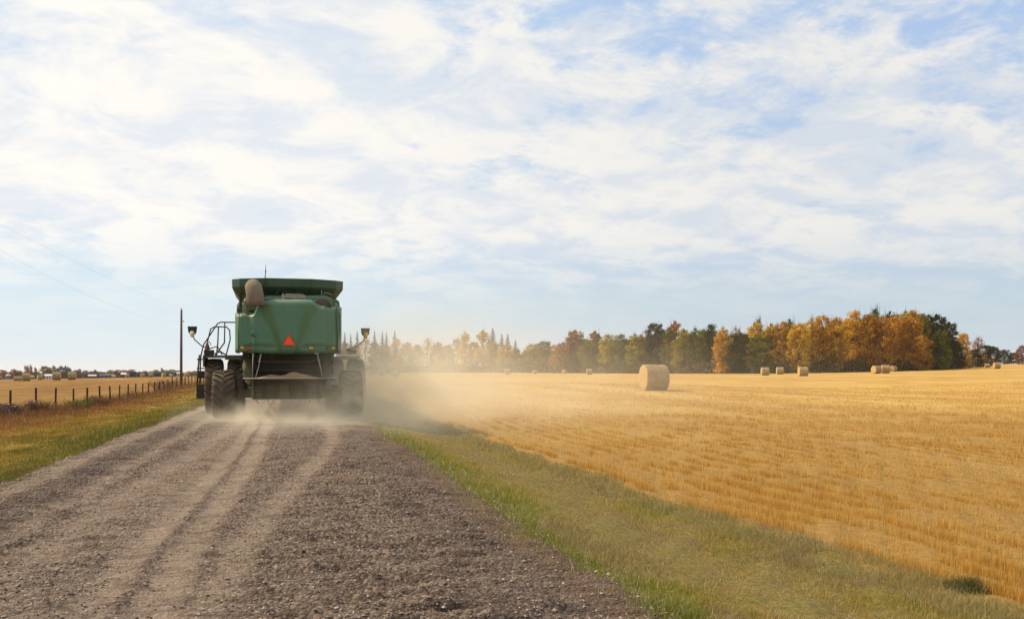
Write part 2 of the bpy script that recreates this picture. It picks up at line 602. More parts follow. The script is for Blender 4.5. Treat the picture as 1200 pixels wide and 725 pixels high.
def road_z(X, Y):
    X = np.asarray(X, float)
    Y = np.asarray(Y, float)
    camber = 0.03 - 0.03 * ((X + 0.75) / 2.7) ** 2
    near = np.clip(1.5 - np.abs(Y) / 40.0, 0, 1)
    wobx = X + 0.02 * np.sin(Y * 0.33) + 0.012 * np.sin(Y * 0.9)
    g = lambda c, w_: np.exp(-((wobx - c) / w_) ** 2)
    c1 = -.22 * _smooth((20 - Y) / 15)
    c2 = -.5 + 1.45 * _smooth((Y - 5) / 19)
    c3 = -1.95 + .6 * _smooth((Y - 4) / 26)
    smoothd = np.clip(g(-0.60 + c1, .14) + g(-0.98 + c1, .14) + .6 * g(c3, .22) + .4 * g(-2.35, .15) + .75 * g(c2, .17), 0, 1)
    tread = np.sin(Y * 2 * np.pi / .21 + 9 * np.abs(wobx - np.where(X < .1 + c2, -.79 + c1, c2))) * np.clip(smoothd - .3, 0, 1) * vnoise(X * .7, Y * .6, 8)
    z = camber - 0.014 * smoothd + 0.010 * g(-0.79 + c1, .05) + .010 * tread + 0.022 * g(-2.72, .3) + 0.016 * g(1.45, .35)
    long_ = (vnoise(X * .9 + Y * .5, Y * 6.0 - X * .8, 6) - .5) * (g(-2.5, .75) + .5 * g(1.2, .8) + .35)
    rip = long_ * .75 + (vnoise(X * 2.2 + Y * .3, Y * 9.0, 1) - .5) * .6 + (vnoise(X * 5.0, Y * 16.0, 2) - .5) * .35
    lumps = (vnoise(X * 18, Y * 20, 3) - .5) * .45 + (vnoise(X * 36, Y * 38, 4) - .5) * .3
    rough = (1 - .75 * smoothd) * (0.55 + 0.9 * vnoise(X * .9, Y * .35, 5))
    return z + near * rough * (rip * 0.125 + lumps * 0.032)


def build_road():
    xs = np.concatenate([[-3.75], np.linspace(-3.55, 2.1, 230), [2.3]])
    ys = np.concatenate([np.linspace(-12, 3.6, 40), np.arange(3.65, 12, 0.022), np.arange(12, 26, 0.06), np.geomspace(26, 700, 160)])
    X, Y = np.meshgrid(xs, ys)
    Z = road_z(X, Y)
    Z[:, 0] = -0.10
    Z[:, -1] = -0.10
    ex = 0.05 * (vnoise(X * 0 + 3, Y * 2.0, 9) - .5) + 0.12 * (vnoise(X * 0, Y * .5, 10) - .5)
    X = X + ex * np.clip((np.abs(X + .7) - 1.8), 0, 1)
    far = np.clip((Y - 150) / 300, 0, 1)
    gz = ground_z(X, Y)
    Z = np.where(Y > 60, np.maximum(Z * (1 - far), gz + 0.02 * (1 + Y / 100)), Z)
    n, m_ = X.shape
    verts = np.stack([X.ravel(), Y.ravel(), Z.ravel()], -1)
    i, j = np.meshgrid(np.arange(n - 1), np.arange(m_ - 1), indexing='ij')
    f = np.stack([i * m_ + j, i * m_ + j + 1, (i + 1) * m_ + j + 1, (i + 1) * m_ + j], -1).reshape(-1, 4)
    o = link('road', new_mesh('road', verts, np.ascontiguousarray(f), M_ROAD, smooth=True))
    tag(o, kind='structure')
    return o


road = build_road()


# ---------------------------------------------------------------- loose stones on the road
def m_stone(nt):
    a = nt.node('ShaderNodeAttribute', {'attribute_name': 'tone'}).outputs['Fac']
    c = nt.mix(a, (0.11, 0.078, 0.058), (0.52, 0.40, 0.30))
    return pbsdf(nt, c, 0.85, 0.25)


M_STONE = mat('loose gravel stones', m_stone)


def wedge(n, dmin, dmax, p0, p1, power=1.0):
    """random ground points in the photo columns p0..p1 at depth dmin..dmax"""
    d = (dmin ** (1 - power) + rng.random(n) * (dmax ** (1 - power) - dmin ** (1 - power))) ** (1 / (1 - power)) if power != 1.0 else dmin * (dmax / dmin) ** rng.random(n)
    px = p0 + rng.random(n) * (p1 - p0)
    xc = (px - 600) / F_PX * d
    return xc * CS + d * SN, -xc * SN + d * CS


def build_stones():
    n = 42000
    X, Y = wedge(int(n * 1.5), 4.2, 24, -120, 960)
    k = (X > -3.65) & (X < 2.25)
    X, Y = X[k], Y[k]
    wobx = X + 0.02 * np.sin(Y * 0.33) + 0.012 * np.sin(Y * 0.9)
    dens = 0.30 + 0.8 * vnoise(X * 1.5, Y * .8, 21) - .75 * (np.exp(-((wobx + .70) / .16) ** 2) + np.exp(-((wobx + 1.06) / .16) ** 2))
    k = rng.random(len(X)) < dens
    X, Y = X[k], Y[k]
    n = len(X)
    s = 0.004 + 0.0105 * rng.random(n) ** 2.6
    base = np.array([[1, 0, 0], [-1, 0, 0], [0, 1, 0], [0, -1, 0], [0, 0, 1], [0, 0, -1]], float)
    tri = np.array([[0, 2, 4], [2, 1, 4], [1, 3, 4], [3, 0, 4], [2, 0, 5], [1, 2, 5], [3, 1, 5], [0, 3, 5]])
    v = base[None] * (0.65 + 0.7 * rng.random((n, 6, 1)))
    v = v + rng.normal(0, .22, (n, 6, 3))
    v *= np.array([1, 1, .62])
    th = rng.random(n) * 6.28
    c, s_ = np.cos(th), np.sin(th)
    vx = v[..., 0] * c[:, None] - v[..., 1] * s_[:, None]
    vy = v[..., 0] * s_[:, None] + v[..., 1] * c[:, None]
    v = np.stack([vx, vy, v[..., 2]], -1) * s[:, None, None]
    Z = road_z(X, Y)
    v += np.stack([X, Y, Z + s * .25], -1)[:, None]
    f = (tri[None] + (np.arange(n) * 6)[:, None, None]).reshape(-1, 3)
    me = new_mesh('gravel', v.reshape(-1, 3), f, M_STONE)
    col_attr(me, 'tone', np.repeat(rng.random(n) ** 1.3, 6))
    tag(link('gravel', me), 'loose grey and tan stones lying on the gravel road', 'gravel', kind='stuff')


build_stones()


# ---------------------------------------------------------------- grass, stubble, weeds
def m_blade(nt, trans=0.35):
    a = nt.node('ShaderNodeAttribute', {'attribute_type': 'GEOMETRY', 'attribute_name': 'col'}).outputs['Color']
    d = nt.node('ShaderNodeBsdfDiffuse', Color=a, Roughness=0.5).outputs[0]
    t = nt.node('ShaderNodeBsdfTranslucent', Color=a).outputs[0]
    gl = nt.node('ShaderNodeBsdfGlossy', Color=(0.8, 0.8, 0.8, 1), Roughness=0.45).outputs[0]
    m_ = nt.node('ShaderNodeMixShader', Fac=trans)
    nt.l.new(d, m_.inputs[1])
    nt.l.new(t, m_.inputs[2])
    m2 = nt.node('ShaderNodeMixShader', Fac=0.03)
    nt.l.new(m_.outputs[0], m2.inputs[1])
    nt.l.new(gl, m2.inputs[2])
    return m2.outputs[0]


M_BLADE = mat('grass blades', m_blade)


def blades(name, X, Y, Z, H, W, lean, colr, label, cat, segs=2, curl=0.5):
    """colr n x 3; each blade a bent strip"""
    n = len(X)
    th = rng.random(n) * 2 * np.pi
    wd = np.stack([np.cos(th), np.sin(th), np.zeros(n)], -1)
    la = rng.random(n) * 2 * np.pi
    ld = np.stack([np.cos(la), np.sin(la), np.zeros(n)], -1) * (lean * np.abs(rng.normal(0, 1, n)))[:, None]
    base = np.stack([X, Y, Z], -1)
    rows = []
    for k in range(segs + 1):
        t = k / segs
        c = base + np.array([0, 0, 1.0]) * (H * t * (1 - curl * .25 * t * np.minimum(1, np.linalg.norm(ld, axis=1))))[:, None] + ld * (H * t ** (1 + curl))[:, None]
        ww = (W * (1 - t * .92))[:, None] * .5
        rows += [c - wd * ww, c + wd * ww]
    v = np.stack(rows, 1)
    nv = 2 * (segs + 1)
    q = np.array([[2 * k, 2 * k + 1, 2 * k + 3, 2 * k + 2] for k in range(segs)])
    f = (q[None] + (np.arange(n) * nv)[:, None, None]).reshape(-1, 4)
    me = new_mesh(name, v.reshape(-1, 3), f, M_BLADE)
    a = me.attributes.new('col', 'FLOAT_COLOR', 'POINT')
    cc = np.concatenate([np.repeat(colr, nv, axis=0), np.ones((n * nv, 1))], 1)
    a.data.foreach_set('color', cc.astype(np.float32).ravel())
    return tag(link(name, me), label, cat, kind='stuff')


def pick(t, cols):
    """t in 0..1 -> blend along a list of colours"""
    cols = np.array(cols, float)
    x = np.clip(t, 0, .9999) * (len(cols) - 1)
    i = x.astype(int)
    f = (x - i)[:, None]
    return cols[i] * (1 - f) + cols[np.minimum(i + 1, len(cols) - 1)] * f


def right_grass():
    X, Y = wedge(420000, 4.6, 60, 380, 1330, 0.999)
    edge = 1.95 + .14 * (vnoise(X * 0, Y * .7, 31) - .5) + .25 * (vnoise(X * 0 + 5, Y * 4, 32) - .5)
    k = (X > edge) & (X < 5.35 + .5 * (vnoise(X * .8, Y * .8, 33) - .5))
    X, Y = X[k], Y[k]
    u = (X - 1.95) / 3.3
    worn = np.exp(-((X - 3.7 + .7 * (vnoise(X * .2, Y * .35, 34) - .5)) / .55) ** 2)
    patch = vnoise(X * 1.6, Y * 1.1, 35)
    dens = 1 - .30 * worn * (patch > .45) - .35 * (vnoise(X * 5, Y * 5, 36) < .35)
    k = rng.random(len(X)) < dens
    X, Y, u, worn, patch = X[k], Y[k], u[k], worn[k], patch[k]
    n = len(X)
    d = np.hypot(X, Y)
    lod = np.clip(d / 9, 1, 4.5)
    Z = ground_z(X, Y) - .01
    road_edge = np.exp(-(u / .16) ** 2)
    H = (.035 + .045 * rng.random(n)) * (1 + 1.2 * road_edge * rng.random(n)) * (1 - .45 * worn) + .05 * (u > .78) * rng.random(n)
    H *= 0.5 + .9 * vnoise(X * 2.2, Y * 2.2, 41)
    lean = np.full(n, .75)
    W = (.0035 + .002 * rng.random(n)) * lod * 1.4
    t = np.clip(rng.normal(0, .20, n) + .25 * (vnoise(X * 7, Y * 5, 37) - .5) + .50 - .62 * np.exp(-((u - .10) / .17) ** 2) + .35 * worn + .45 * (patch - .5) - .05 * (u > .8), 0, 1)
    c = pick(t, [(.20, .215, .014), (.27, .250, .018), (.34, .280, .027), (.42, .290, .043), (.47, .30, .080), (.55, .39, .16)])
    brown = (vnoise(X * 1.1 + 3, Y * .6, 43) > .60) & (rng.random(n) < .7) & (u > .12)
    c[brown] = pick(rng.random(brown.sum()), [(.22, .13, .05), (.40, .27, .11), (.50, .36, .17)])
    pale = rng.random(n) < .05 + .12 * road_edge
    c[pale] = (.52, .46, .28)
    far = u > .80
    c[far] = c[far] * .45 + np.array([.34, .275, .12]) * .55
    flatm = rng.random(n) < .10 + .35 * worn
    lean[flatm] = 3.5
    H[flatm] *= .5
    c[flatm] = pick(rng.random(flatm.sum()), [(.26, .17, .07), (.46, .33, .15), (.58, .45, .25)])
    c *= (0.75 + .5 * rng.random(n))[:, None]
    blades('verge_grass', X, Y, Z, H, W, lean, c, 'short green and straw coloured grass of the verge right of the gravel road', 'grass')


def left_grass():
    X, Y = wedge(330000, 8, 120, -140, 330, 1.0)
    X2, Y2 = wedge(150000, 4, 45, -1300, -140, 0.9)
    X, Y = np.concatenate([X, X2]), np.concatenate([Y, Y2])
    edge = -3.45 + .12 * (vnoise(X * 0, Y * .7, 51) - .5) + .2 * (vnoise(X * 0 + 5, Y * 3, 52) - .5)
    k = (X < edge) & (X > -10.6)
    X, Y = X[k], Y[k]
    n = len(X)
    d = np.hypot(X, Y)
    lod = np.clip(d / 9, 1, 9)
    u = (-3.45 - X) / 7.2 + .16 * (vnoise(X * .5, Y * .25, 53) - .5)
    Z = ground_z(X, Y) - .01
    H = .05 + .05 * rng.random(n) + np.clip(u - .45, 0, 1) * .22 * rng.random(n)
    W = .0045 * lod
    t = np.clip(u * 1.0 + rng.normal(0, .12, n) + .42 * (vnoise(X * .7, Y * .30, 54) - .5) + .3 * (vnoise(X * 2.6, Y * 1.2, 55) - .5), 0, 1)
    c = pick(t, [(.13, .13, .010), (.24, .19, .016), (.36, .25, .028), (.36, .225, .026), (.34, .175, .025), (.31, .135, .025), (.26, .10, .03)])
    pale = rng.random(n) < .05
    c[pale] = (.5, .42, .24)
    c *= ((0.6 + .6 * rng.random(n)) * (.72 + .5 * vnoise(X * 1.6, Y * .7, 56)))[:, None]
    H *= .5 + vnoise(X * 1.9, Y * .8, 57)
    blades('ditch_grass', X, Y, Z, H, W, .6, c, 'yellow green to rusty grass of the verge between gravel road and wire fence', 'grass')


def fence_weeds():
    n = 60000
    X, Y = wedge(n * 5, 24, 190, -120, 345, 1.6)
    X2, Y2 = wedge(n, 10, 50, -900, -120, 0.9)
    X, Y = np.concatenate([X2, X]), np.concatenate([Y2, Y])
    k = (X < -8.2) & (X > -11.9) & (rng.random(len(X)) < np.exp(-((X + 10.6) / 1.0) ** 2) + .10)
    X, Y = X[k][:n * 6 // 5], Y[k][:n * 6 // 5]
    pt = vnoise(X * .7, Y * .22, 61)
    k = rng.random(len(X)) < .25 + pt
    X, Y, pt = X[k], Y[k], pt[k]
    n = len(X)
    Z = ground_z(X, Y) - .02
    H = (.14 + .44 * rng.random(n) ** 1.8) * (.35 + 1.1 * pt)
    W = .010 * np.clip(np.hypot(X, Y) / 35, 1, 4)
    t = np.clip(vnoise(X * .4 + 9, Y * .12, 62) + rng.normal(0, .2, n), 0, 1)
    c = pick(t, [(.20, .19, .03), (.26, .15, .035), (.27, .105, .03), (.22, .085, .03), (.17, .07, .04)])
    c[rng.random(n) < .03] = (.62, .55, .45)
    c *= (0.35 + .75 * rng.random(n))[:, None]
    blades('weeds', X, Y, Z, H, W, .45, c, 'tall rusty and brown weeds with pale seed heads growing along the wire fence', 'weeds')


def stubble():
    parts = []
    for (n, d0, d1, lodw) in ((330000, 4.5, 16, 1.0), (250000, 16, 34, 1.6), (130000, 34, 80, 3.2)):
        X, Y = wedge(n, d0, d1, 400, 1400, 0.0)
        X = 5.1 + np.round((X - 5.1) / .46) * .46 + rng.normal(0, .055, len(X)) + .05 * np.sin(Y * .35)
        k = X > 5.05 + .35 * vnoise(X * 0 + 2, Y * .9, 71)
        X, Y = X[k], Y[k]
        # plants stand in tufts along the row
        tuft = vnoise(X * 1.6, Y * 2.2, 72) * .7 + .3 * vnoise(X * .6, Y * .5, 75) - .22 * (np.mod(X + .25 * np.sin(Y * .21), 2.9) < .55)
        k = rng.random(len(X)) < .05 + 2.4 * np.clip(tuft - .30, 0, 1)
        parts.append((X[k], Y[k], np.full(k.sum(), lodw)))
    X = np.concatenate([p[0] for p in parts])
    Y = np.concatenate([p[1] for p in parts])
    lw = np.concatenate([p[2] for p in parts])
    n = len(X)
    Z = ground_z(X, Y) - .01
    pat = vnoise(X * .18, Y * .07, 73)
    H = (.055 + .07 * rng.random(n)) * (.7 + .6 * pat)
    W = .0041 * lw
    t = np.clip(rng.random(n) * .8 + .35 * (vnoise(X * .5, Y * .2, 74) - .5) + .1, 0, 1)
    c = pick(t, [(.38, .175, .020), (.53, .265, .034), (.64, .365, .064), (.72, .46, .11), (.78, .58, .22)])
    c = np.minimum(c * (0.55 + .9 * rng.random(n))[:, None], .9)
    blades('stubble', X, Y, Z, H, W, .16, c, 'short cut golden stubble standing in rows on the field right of the road', 'stubble', segs=1, curl=0)
    # chaff and cut straw lying flat between the rows
    X, Y = wedge(26000, 4.5, 40, 480, 1400, 0.3)
    k = X > 5.0
    X, Y = X[k], Y[k]
    n = len(X)
    c = pick(rng.random(n), [(.55, .33, .10), (.68, .50, .22), (.75, .62, .36)]) * (0.7 + .5 * rng.random(n))[:, None]
    blades('straw_litter', X, Y, ground_z(X, Y) + .005, np.full(n, .02), .006 * np.clip(np.hypot(X, Y) / 10, 1, 4), 5.5, c,
           'loose cut straw lying between the stubble rows', 'straw', segs=1, curl=0)


right_grass()
left_grass()
fence_weeds()
stubble()

# ---------------------------------------------------------------- combine harvester
def dusty(name, base, dust=(0.34, 0.26, 0.17), amt=0.35, rough=0.5, spec=0.35, metal=0.0, low=0.0, scl=1.6):
    """paint with road dust lying on it; low > 0 puts more dust near the ground"""
    def b(nt):
        g = nt.node('ShaderNodeNewGeometry')
        pos = g.outputs['Position']
        n_ = nt.noise(pos, scl, 8.0, 0.65, 0.6)
        streak = nt.noise(nt.scale(pos, (6, 6, .7)), 1.0, 5.0, 0.6)
        d = nt.math('ADD', nt.math('MULTIPLY', n_, 0.7), nt.math('MULTIPLY', streak, 0.3))
        d = nt.ramp(d, 0.34, 0.68, amt * 0.35, min(1, amt * 1.5))
        up = nt.math('MAXIMUM', nt.xyz(g.outputs['Normal'])[2], 0.0)
        d = nt.math('ADD', d, nt.math('MULTIPLY', up, 0.35), clamp=True)
        if low > 0:
            d = nt.math('ADD', d, nt.ramp(nt.xyz(pos)[2], 1.9, 0.2, 0.0, low), clamp=True)
        fine_ = nt.noise(pos, 60.0, 2.0, 0.6)
        c = nt.mix(d, base, dust)
        return pbsdf(nt, c, nt.math('ADD', nt.math('MULTIPLY', d, 0.45), rough, clamp=True), spec, bump(nt, fine_, 0.08, 0.003), metal)
    return mat(name, b)


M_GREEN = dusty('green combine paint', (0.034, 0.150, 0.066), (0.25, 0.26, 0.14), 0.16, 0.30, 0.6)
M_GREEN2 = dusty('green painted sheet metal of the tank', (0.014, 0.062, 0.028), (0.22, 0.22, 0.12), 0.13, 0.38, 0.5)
M_DKGREEN = dusty('dark green frame paint', (0.015, 0.038, 0.018), (0.28, 0.22, 0.13), 0.30, 0.6, 0.3, low=0.25)
M_BLACK = dusty('black painted steel', (0.012, 0.012, 0.011), (0.27, 0.21, 0.13), 0.14, 0.55, 0.3)
M_DARK = dusty('dark machine interior', (0.010, 0.011, 0.009), (0.20, 0.16, 0.10), 0.12, 0.8, 0.1)
M_TYRE = dusty('dusty tyre rubber', (0.014, 0.012, 0.010), (0.25, 0.185, 0.12), 0.30, 0.8, 0.15, low=0.22, scl=3.0)
M_YELLOW = dusty('yellow wheel paint', (0.55, 0.36, 0.02), (0.34, 0.26, 0.17), 0.5, 0.5, 0.3)
M_SPOUT = dusty('tan dusty spout rubber', (0.11, 0.083, 0.060), (0.32, 0.25, 0.17), 0.42, 0.8, 0.1)
M_METAL = dusty('bare pale metal', (0.36, 0.35, 0.32), (0.40, 0.33, 0.24), 0.4, 0.4, 0.5, metal=0.3)
M_GREY = dusty('light grey plastic', (0.32, 0.33, 0.32), (0.34, 0.29, 0.2), 0.3, 0.6, 0.3)
M_CHAFF = dusty('chaff and short straw', (0.24, 0.145, 0.075), (0.34, 0.23, 0.12), 0.4, 0.95, 0.05, scl=9.0)
M_RED = mat('red lamp plastic', lambda nt: pbsdf(nt, (0.50, 0.035, 0.012), 0.35, 0.5))
M_AMBER = mat('amber lamp plastic', lambda nt: pbsdf(nt, (0.75, 0.38, 0.08), 0.3, 0.5))
M_LENS = mat('pale lamp glass', lambda nt: pbsdf(nt, (0.85, 0.78, 0.62), 0.2, 0.6))
M_ORANGE = mat('fluorescent orange sheet', lambda nt: pbsdf(nt, (0.95, 0.12, 0.022), 0.6, 0.2))
M_CABGLASS = mat('dark tinted cab glass', lambda nt: pbsdf(nt, (0.02, 0.03, 0.03), 0.08, 0.8))

CX, CY0 = -0.05, 30.9            # rear axle on the road
combine = empty('combine_harvester', (CX, CY0, 0.02), R(1.3))
tag(combine, 'big green combine harvester driving away down the gravel road in its own dust', 'combine harvester')


def make_tyre(dia, width, nlug, rim_r, lug_h=0.055, lug_w=0.06):
    r = dia / 2 - lug_h
    w2 = width / 2
    mb = MB()
    prof = [(-w2 * .62, rim_r), (-w2 * .86, rim_r + .04), (-w2 * .99, (r + rim_r) / 2), (-w2 * .97, r * .93), (-w2 * .86, r * .975),
            (-w2 * .4, r * .995), (0, r), (w2 * .4, r * .995), (w2 * .86, r * .975), (w2 * .97, r * .93),
            (w2 * .99, (r + rim_r) / 2), (w2 * .86, rim_r + .04), (w2 * .62, rim_r)]
    mb.lathe(prof, 56, 'X')

    def rad(x):
        return r * (1 - .045 * min(1, (abs(x) / w2)) ** 5)
    for k in range(nlug):
        for side in (-1, 1):
            a0 = (k + (0.5 if side > 0 else 0)) * 2 * math.pi / nlug
            rings = []
            for q in range(6):
                t = q / 5
                x = side * (-.02 + t * (w2 + .005))
                a = a0 - (t ** .9) * 0.36 * (width / 0.65) * (0.75 / (dia / 2))
                hw = lug_w / 2 / (dia / 2) * (1 + .35 * t)
                rb = rad(x) - .02
                rt = rad(x) + lug_h * (1 - .1 * t)
                if q == 5:
                    rt -= .035
                ring = []
                for (da, rr) in ((-hw * 1.25, rb), (-hw * .85, rt), (hw * .85, rt), (hw * 1.25, rb)):
                    ring.append((x, math.cos(a + da) * rr, math.sin(a + da) * rr))
                rings.append(ring)
            # drop down the shoulder
            ring = []
            a = a0 - 0.36 * (width / 0.65) * (0.75 / (dia / 2)) - .02
            for (da, rr) in ((-hw * 1.2, rad(w2) - .12), (-hw * .85, rad(w2) - .09), (hw * .85, rad(w2) - .09), (hw * 1.2, rad(w2) - .12)):
                ring.append((side * (w2 + .012), math.cos(a + da) * rr, math.sin(a + da) * rr))
            rings.append(ring)
            mb.loft(rings)
    return mb


def make_rim(width, rim_r):
    mb = MB()
    w2 = width / 2
    mb.lathe([(-w2 * .64, rim_r + .02), (-w2 * .64, rim_r - .02), (-w2 * .2, rim_r - .06), (-w2 * .05, rim_r * .45), (0.0, .12), (.06, .11), (.06, 0.001)], 32, 'X')
    mb.lathe([(w2 * .64, rim_r + .02), (w2 * .64, rim_r - .02), (w2 * .2, rim_r - .06), (-w2 * .05, rim_r * .45)], 32, 'X')
    for k in range(8):
        a = k * math.pi / 4
        mb.lathe([(.07, .001), (.07, .018), (.03, .018)], 8, 'X', (0, math.cos(a) * .2, math.sin(a) * .2))
    return mb


def wheel(x, y, dia, width, nlug, rim_r, side):
    t = make_tyre(dia, width, nlug, rim_r).build('wheel', M_TYRE, combine)
    t.location = (x, y, dia / 2 - .01)
    t.rotation_euler = (rng.random() * 6, 0, 0)
    rm = make_rim(width, rim_r).build('rim', M_YELLOW, t)
    rm.scale = (side, 1, 1)
    return t


FY = 3.65
for sx in (-1, 1):
    wheel(sx * 1.86, 0, 1.46, .67, 20, .36, sx)
    wheel(sx * 2.32, FY, 1.84, .56, 24, .50, sx)
    wheel(sx * 1.62, FY, 1.84, .56, 24, .50, sx)

# axles
mb = MB()
mb.box(-1.5, 1.5, -.13, .13, .62, .86, .02)
for sx in (-1, 1):
    mb.tube([(sx * 1.45, 0, .72), (sx * 1.78, 0, .72)], .12, 12)
    mb.box(sx * 1.40 - .09, sx * 1.40 + .09, -.15, .15, .5, 1.0, .02)
    mb.tube([(sx * .45, .2, .72), (sx * 1.42, .2, .70)], .035, 8)
mb.box(-.35, .35, -.2, .25, .7, 1.15, .03)
mb.build('rear_axle', M_DKGREEN, combine)
mb = MB()
mb.box(-1.25, 1.25, FY - .2, FY + .2, .74, 1.1, .03)
mb.tube([(-2.4, FY, .91), (2.4, FY, .91)], .13, 14)
for sx in (-1, 1):
    mb.box(sx * 1.18 - .13, sx * 1.18 + .13, FY - .3, FY + .3, .6, 1.3, .04)
mb.build('front_axle', M_DKGREEN, combine)

# rear hood: bulged centre, shoulders at different heights, body wraps round forwards
XL, XR = -1.50, 1.50
YB = -1.22                                    # rearmost plane in the combine's own frame


def hood_top(x):
    s = lambda a, b, t: float(_smooth(np.array((t - a) / (b - a))))
    left = 3.10 + (3.44 - 3.10) * s(-1.02, -.84, x) + .07 * s(-.84, -.35, x)
    right = 3.32 + .04 * s(1.5, 1.0, x) + .16 * s(.92, .62, x)
    v = left if x < 0.1 else right
    return v - .02 * (x / .8) ** 2 * (abs(x) < .8)


def hood_y(x, t):
    # t 0 bottom .. 1 top; V-shaped raised centre (wide at the top, narrow at the bottom)
    wv = .22 + .62 * t ** 1.2
    rel = abs(x + .03) / wv
    c = .14 * (1 - float(_smooth(np.array((rel - .55) / .6))))
    c2 = .13 * (1 - float(_smooth(np.array((abs(x) - .98) / .18))))
    e = .20 * max(0.0, (abs(x) - 1.30) / .2) ** 2.2
    top = .20 * max(0, (t - .90) / .10) ** 2
    bot = .10 * max(0, (.10 - t) / .10) ** 2
    lean = .10 * t
    return YB - c - c2 + e + top + bot + lean + .10


nx, nzn = 90, 34
vs, fs = [], []
xsamp = np.linspace(XL, XR, nx)
for i, x in enumerate(xsamp):
    zb = 1.90 + .07 * (abs(x) / 1.5) ** 2.5
    zt = hood_top(x)
    for k in range(nzn):
        t = k / (nzn - 1)
        z = zb + (zt - zb) * t
        y = hood_y(x, t)
        # long recess holding the lamps, left and right
        for xc, wx in ((-.86, .50), (.86, .50)):
            q = ((x - xc) / wx) ** 2 + ((z - 2.085) / .095) ** 2
            if q < 1.4:
                y += .035 * max(0, min(1, (1.4 - q) / .8))
        vs.append((x, y, z))
for i in range(nx - 1):
    for k in range(nzn - 1):
        fs.append((i * nzn + k, (i + 1) * nzn + k, (i + 1) * nzn + k + 1, i * nzn + k + 1))
# sides and top running forwards
side_pts = []
for sx, idx in ((-1, 0), (1, nx - 1)):
    base_i = len(vs)
    ys = [-.75, .2, 1.0, 1.9]
    for q, yy in enumerate(ys):
        for k in range(nzn):
            x0, y0, z0 = vs[idx * nzn + k]
            bul = .05 * math.sin(math.pi * min(1, (q + 1) / 4))
            vs.append((x0 + sx * bul, yy, z0 + (.12 if q > 1 else 0) * (k / nzn)))
    cols = [idx * nzn] + [base_i + q * nzn for q in range(len(ys))]
    for a, b in zip(cols[:-1], cols[1:]):
        for k in range(nzn - 1):
            fs.append((a + k, b + k, b + k + 1, a + k + 1))
top_i = len(vs)
for i, x in enumerate(xsamp):
    vs.append((x, 1.9, hood_top(x) + .10))
for i in range(nx - 1):
    fs.append((i * nzn + nzn - 1, (i + 1) * nzn + nzn - 1, top_i + i + 1, top_i + i))
hood = MB().add(vs, fs, smooth=True).build('rear_hood', M_GREEN, combine)
sol = hood.modifiers.new('thickness', 'SOLIDIFY')
sol.thickness = .03
sol.offset = -1
# the left hood shoulder is a separate door: dark seam down its inner edge
mb = MB()
mb.tube([(-1.42, YB + .115, 1.98), (-1.425, YB + .14, 2.5), (-1.415, YB + .20, 3.08)], .017, 6)
mb.tube([(1.38, YB + .10, 1.98), (1.39, YB + .12, 2.5), (1.36, YB + .20, 3.32)], .017, 6)
mb.tube([(-1.49, YB + .08, 2.02), (-.86, YB - .10, 1.985), (0, YB - .20, 1.97), (.86, YB - .10, 1.985), (1.49, YB + .08, 2.02)], .007, 6)
mb.build('panel_seam', M_BLACK, combine)
mb = MB()
mb.box(-1.47, -1.36, YB + .16, YB + .26, 3.10, 3.24, .02)
mb.build('cap', M_BLACK, combine)

# right side panel that stands higher and curls outwards beside the tank
mb = MB()
ring = []
for (yy, o_) in ((YB + .25, 0), (-.4, .06), (.8, .10), (1.8, .10)):
    ring.append([(1.42 + o_, yy, 1.98), (1.50 + o_, yy, 2.6), (1.49 + o_, yy, 3.1), (1.36 + o_, yy, 3.44),
                 (1.30 + o_, yy, 3.40), (1.43 + o_, yy, 3.08), (1.44 + o_, yy, 2.6), (1.36 + o_, yy, 1.98)])
mb.loft(ring, smooth=True)
mb.build('side_panel', M_GREEN, combine, bev=.012)

# body below and in front of the hood
mb = MB()
rings = []
for (yy, hw, zb, zt) in ((-.55, 1.02, 1.25, 2.1), (.3, 1.12, 1.05, 2.2), (1.6, 1.20, .95, 2.3), (4.2, 1.20, .95, 2.3)):
    rings.append([(-hw, yy, zb), (-hw - .2, yy, zb + .35), (-1.36, yy, zt), (1.36, yy, zt), (hw + .2, yy, zb + .35), (hw, yy, zb)])
mb.loft(rings)
mb.build('body', M_DKGREEN, combine, bev=.02)
mb = MB()
mb.box(-1.44, 1.44, .6, 4.3, 2.28, 3.05, .04)
mb.build('side_shell', M_GREEN, combine)

# chopper housing, back wall, struts, tailboard, deflector
mb = MB()
mb.box(-1.02, .92, -.95, -.45, 1.24, 1.93, .03)
mb.box(-1.06, -.98, -1.25, -.45, 1.18, 1.92, .01)
mb.box(.88, .96, -1.25, -.45, 1.18, 1.92, .01)
mb.tube([(-1.0, -1.0, 1.66), (.94, -1.0, 1.66)], .05, 10)
mb.tube([(-1.0, -1.02, 1.42), (.94, -1.02, 1.42)], .03, 10)
mb.build('chopper_housing', M_DARK, combine)
mb = MB()
for sx in (-1.36, 1.28):
    mb = MB()
    for zz, r_ in ((1.72, .10), (1.42, .07)):
        mb.lathe([(-.04, .01), (-.04, r_), (.04, r_), (.04, .01)], 18, 'X', (sx, -.42, zz))
    mb.tube([(sx, -.5, 1.80), (sx, -.35, 1.40)], .02, 6)
    mb.build('belt_pulley', M_DARK, combine)
mb = MB()
mb.box(-1.27, 1.30, -1.70, -1.05, 1.178, 1.205, .008)
mb.build('tailboard', M_DKGREEN, combine)
mb = MB()
mb.tube([(-1.30, -1.705, 1.205), (1.32, -1.705, 1.205)], .013, 8)
mb.build('tailboard_edge', M_METAL, combine)
mb = MB()
mtx = Matrix.Translation((0, -1.32, .90)) @ Matrix.Rotation(R(-8), 4, 'X')
mb.box(-1.02, .88, -.015, .015, -.30, .27, .006, mtx)
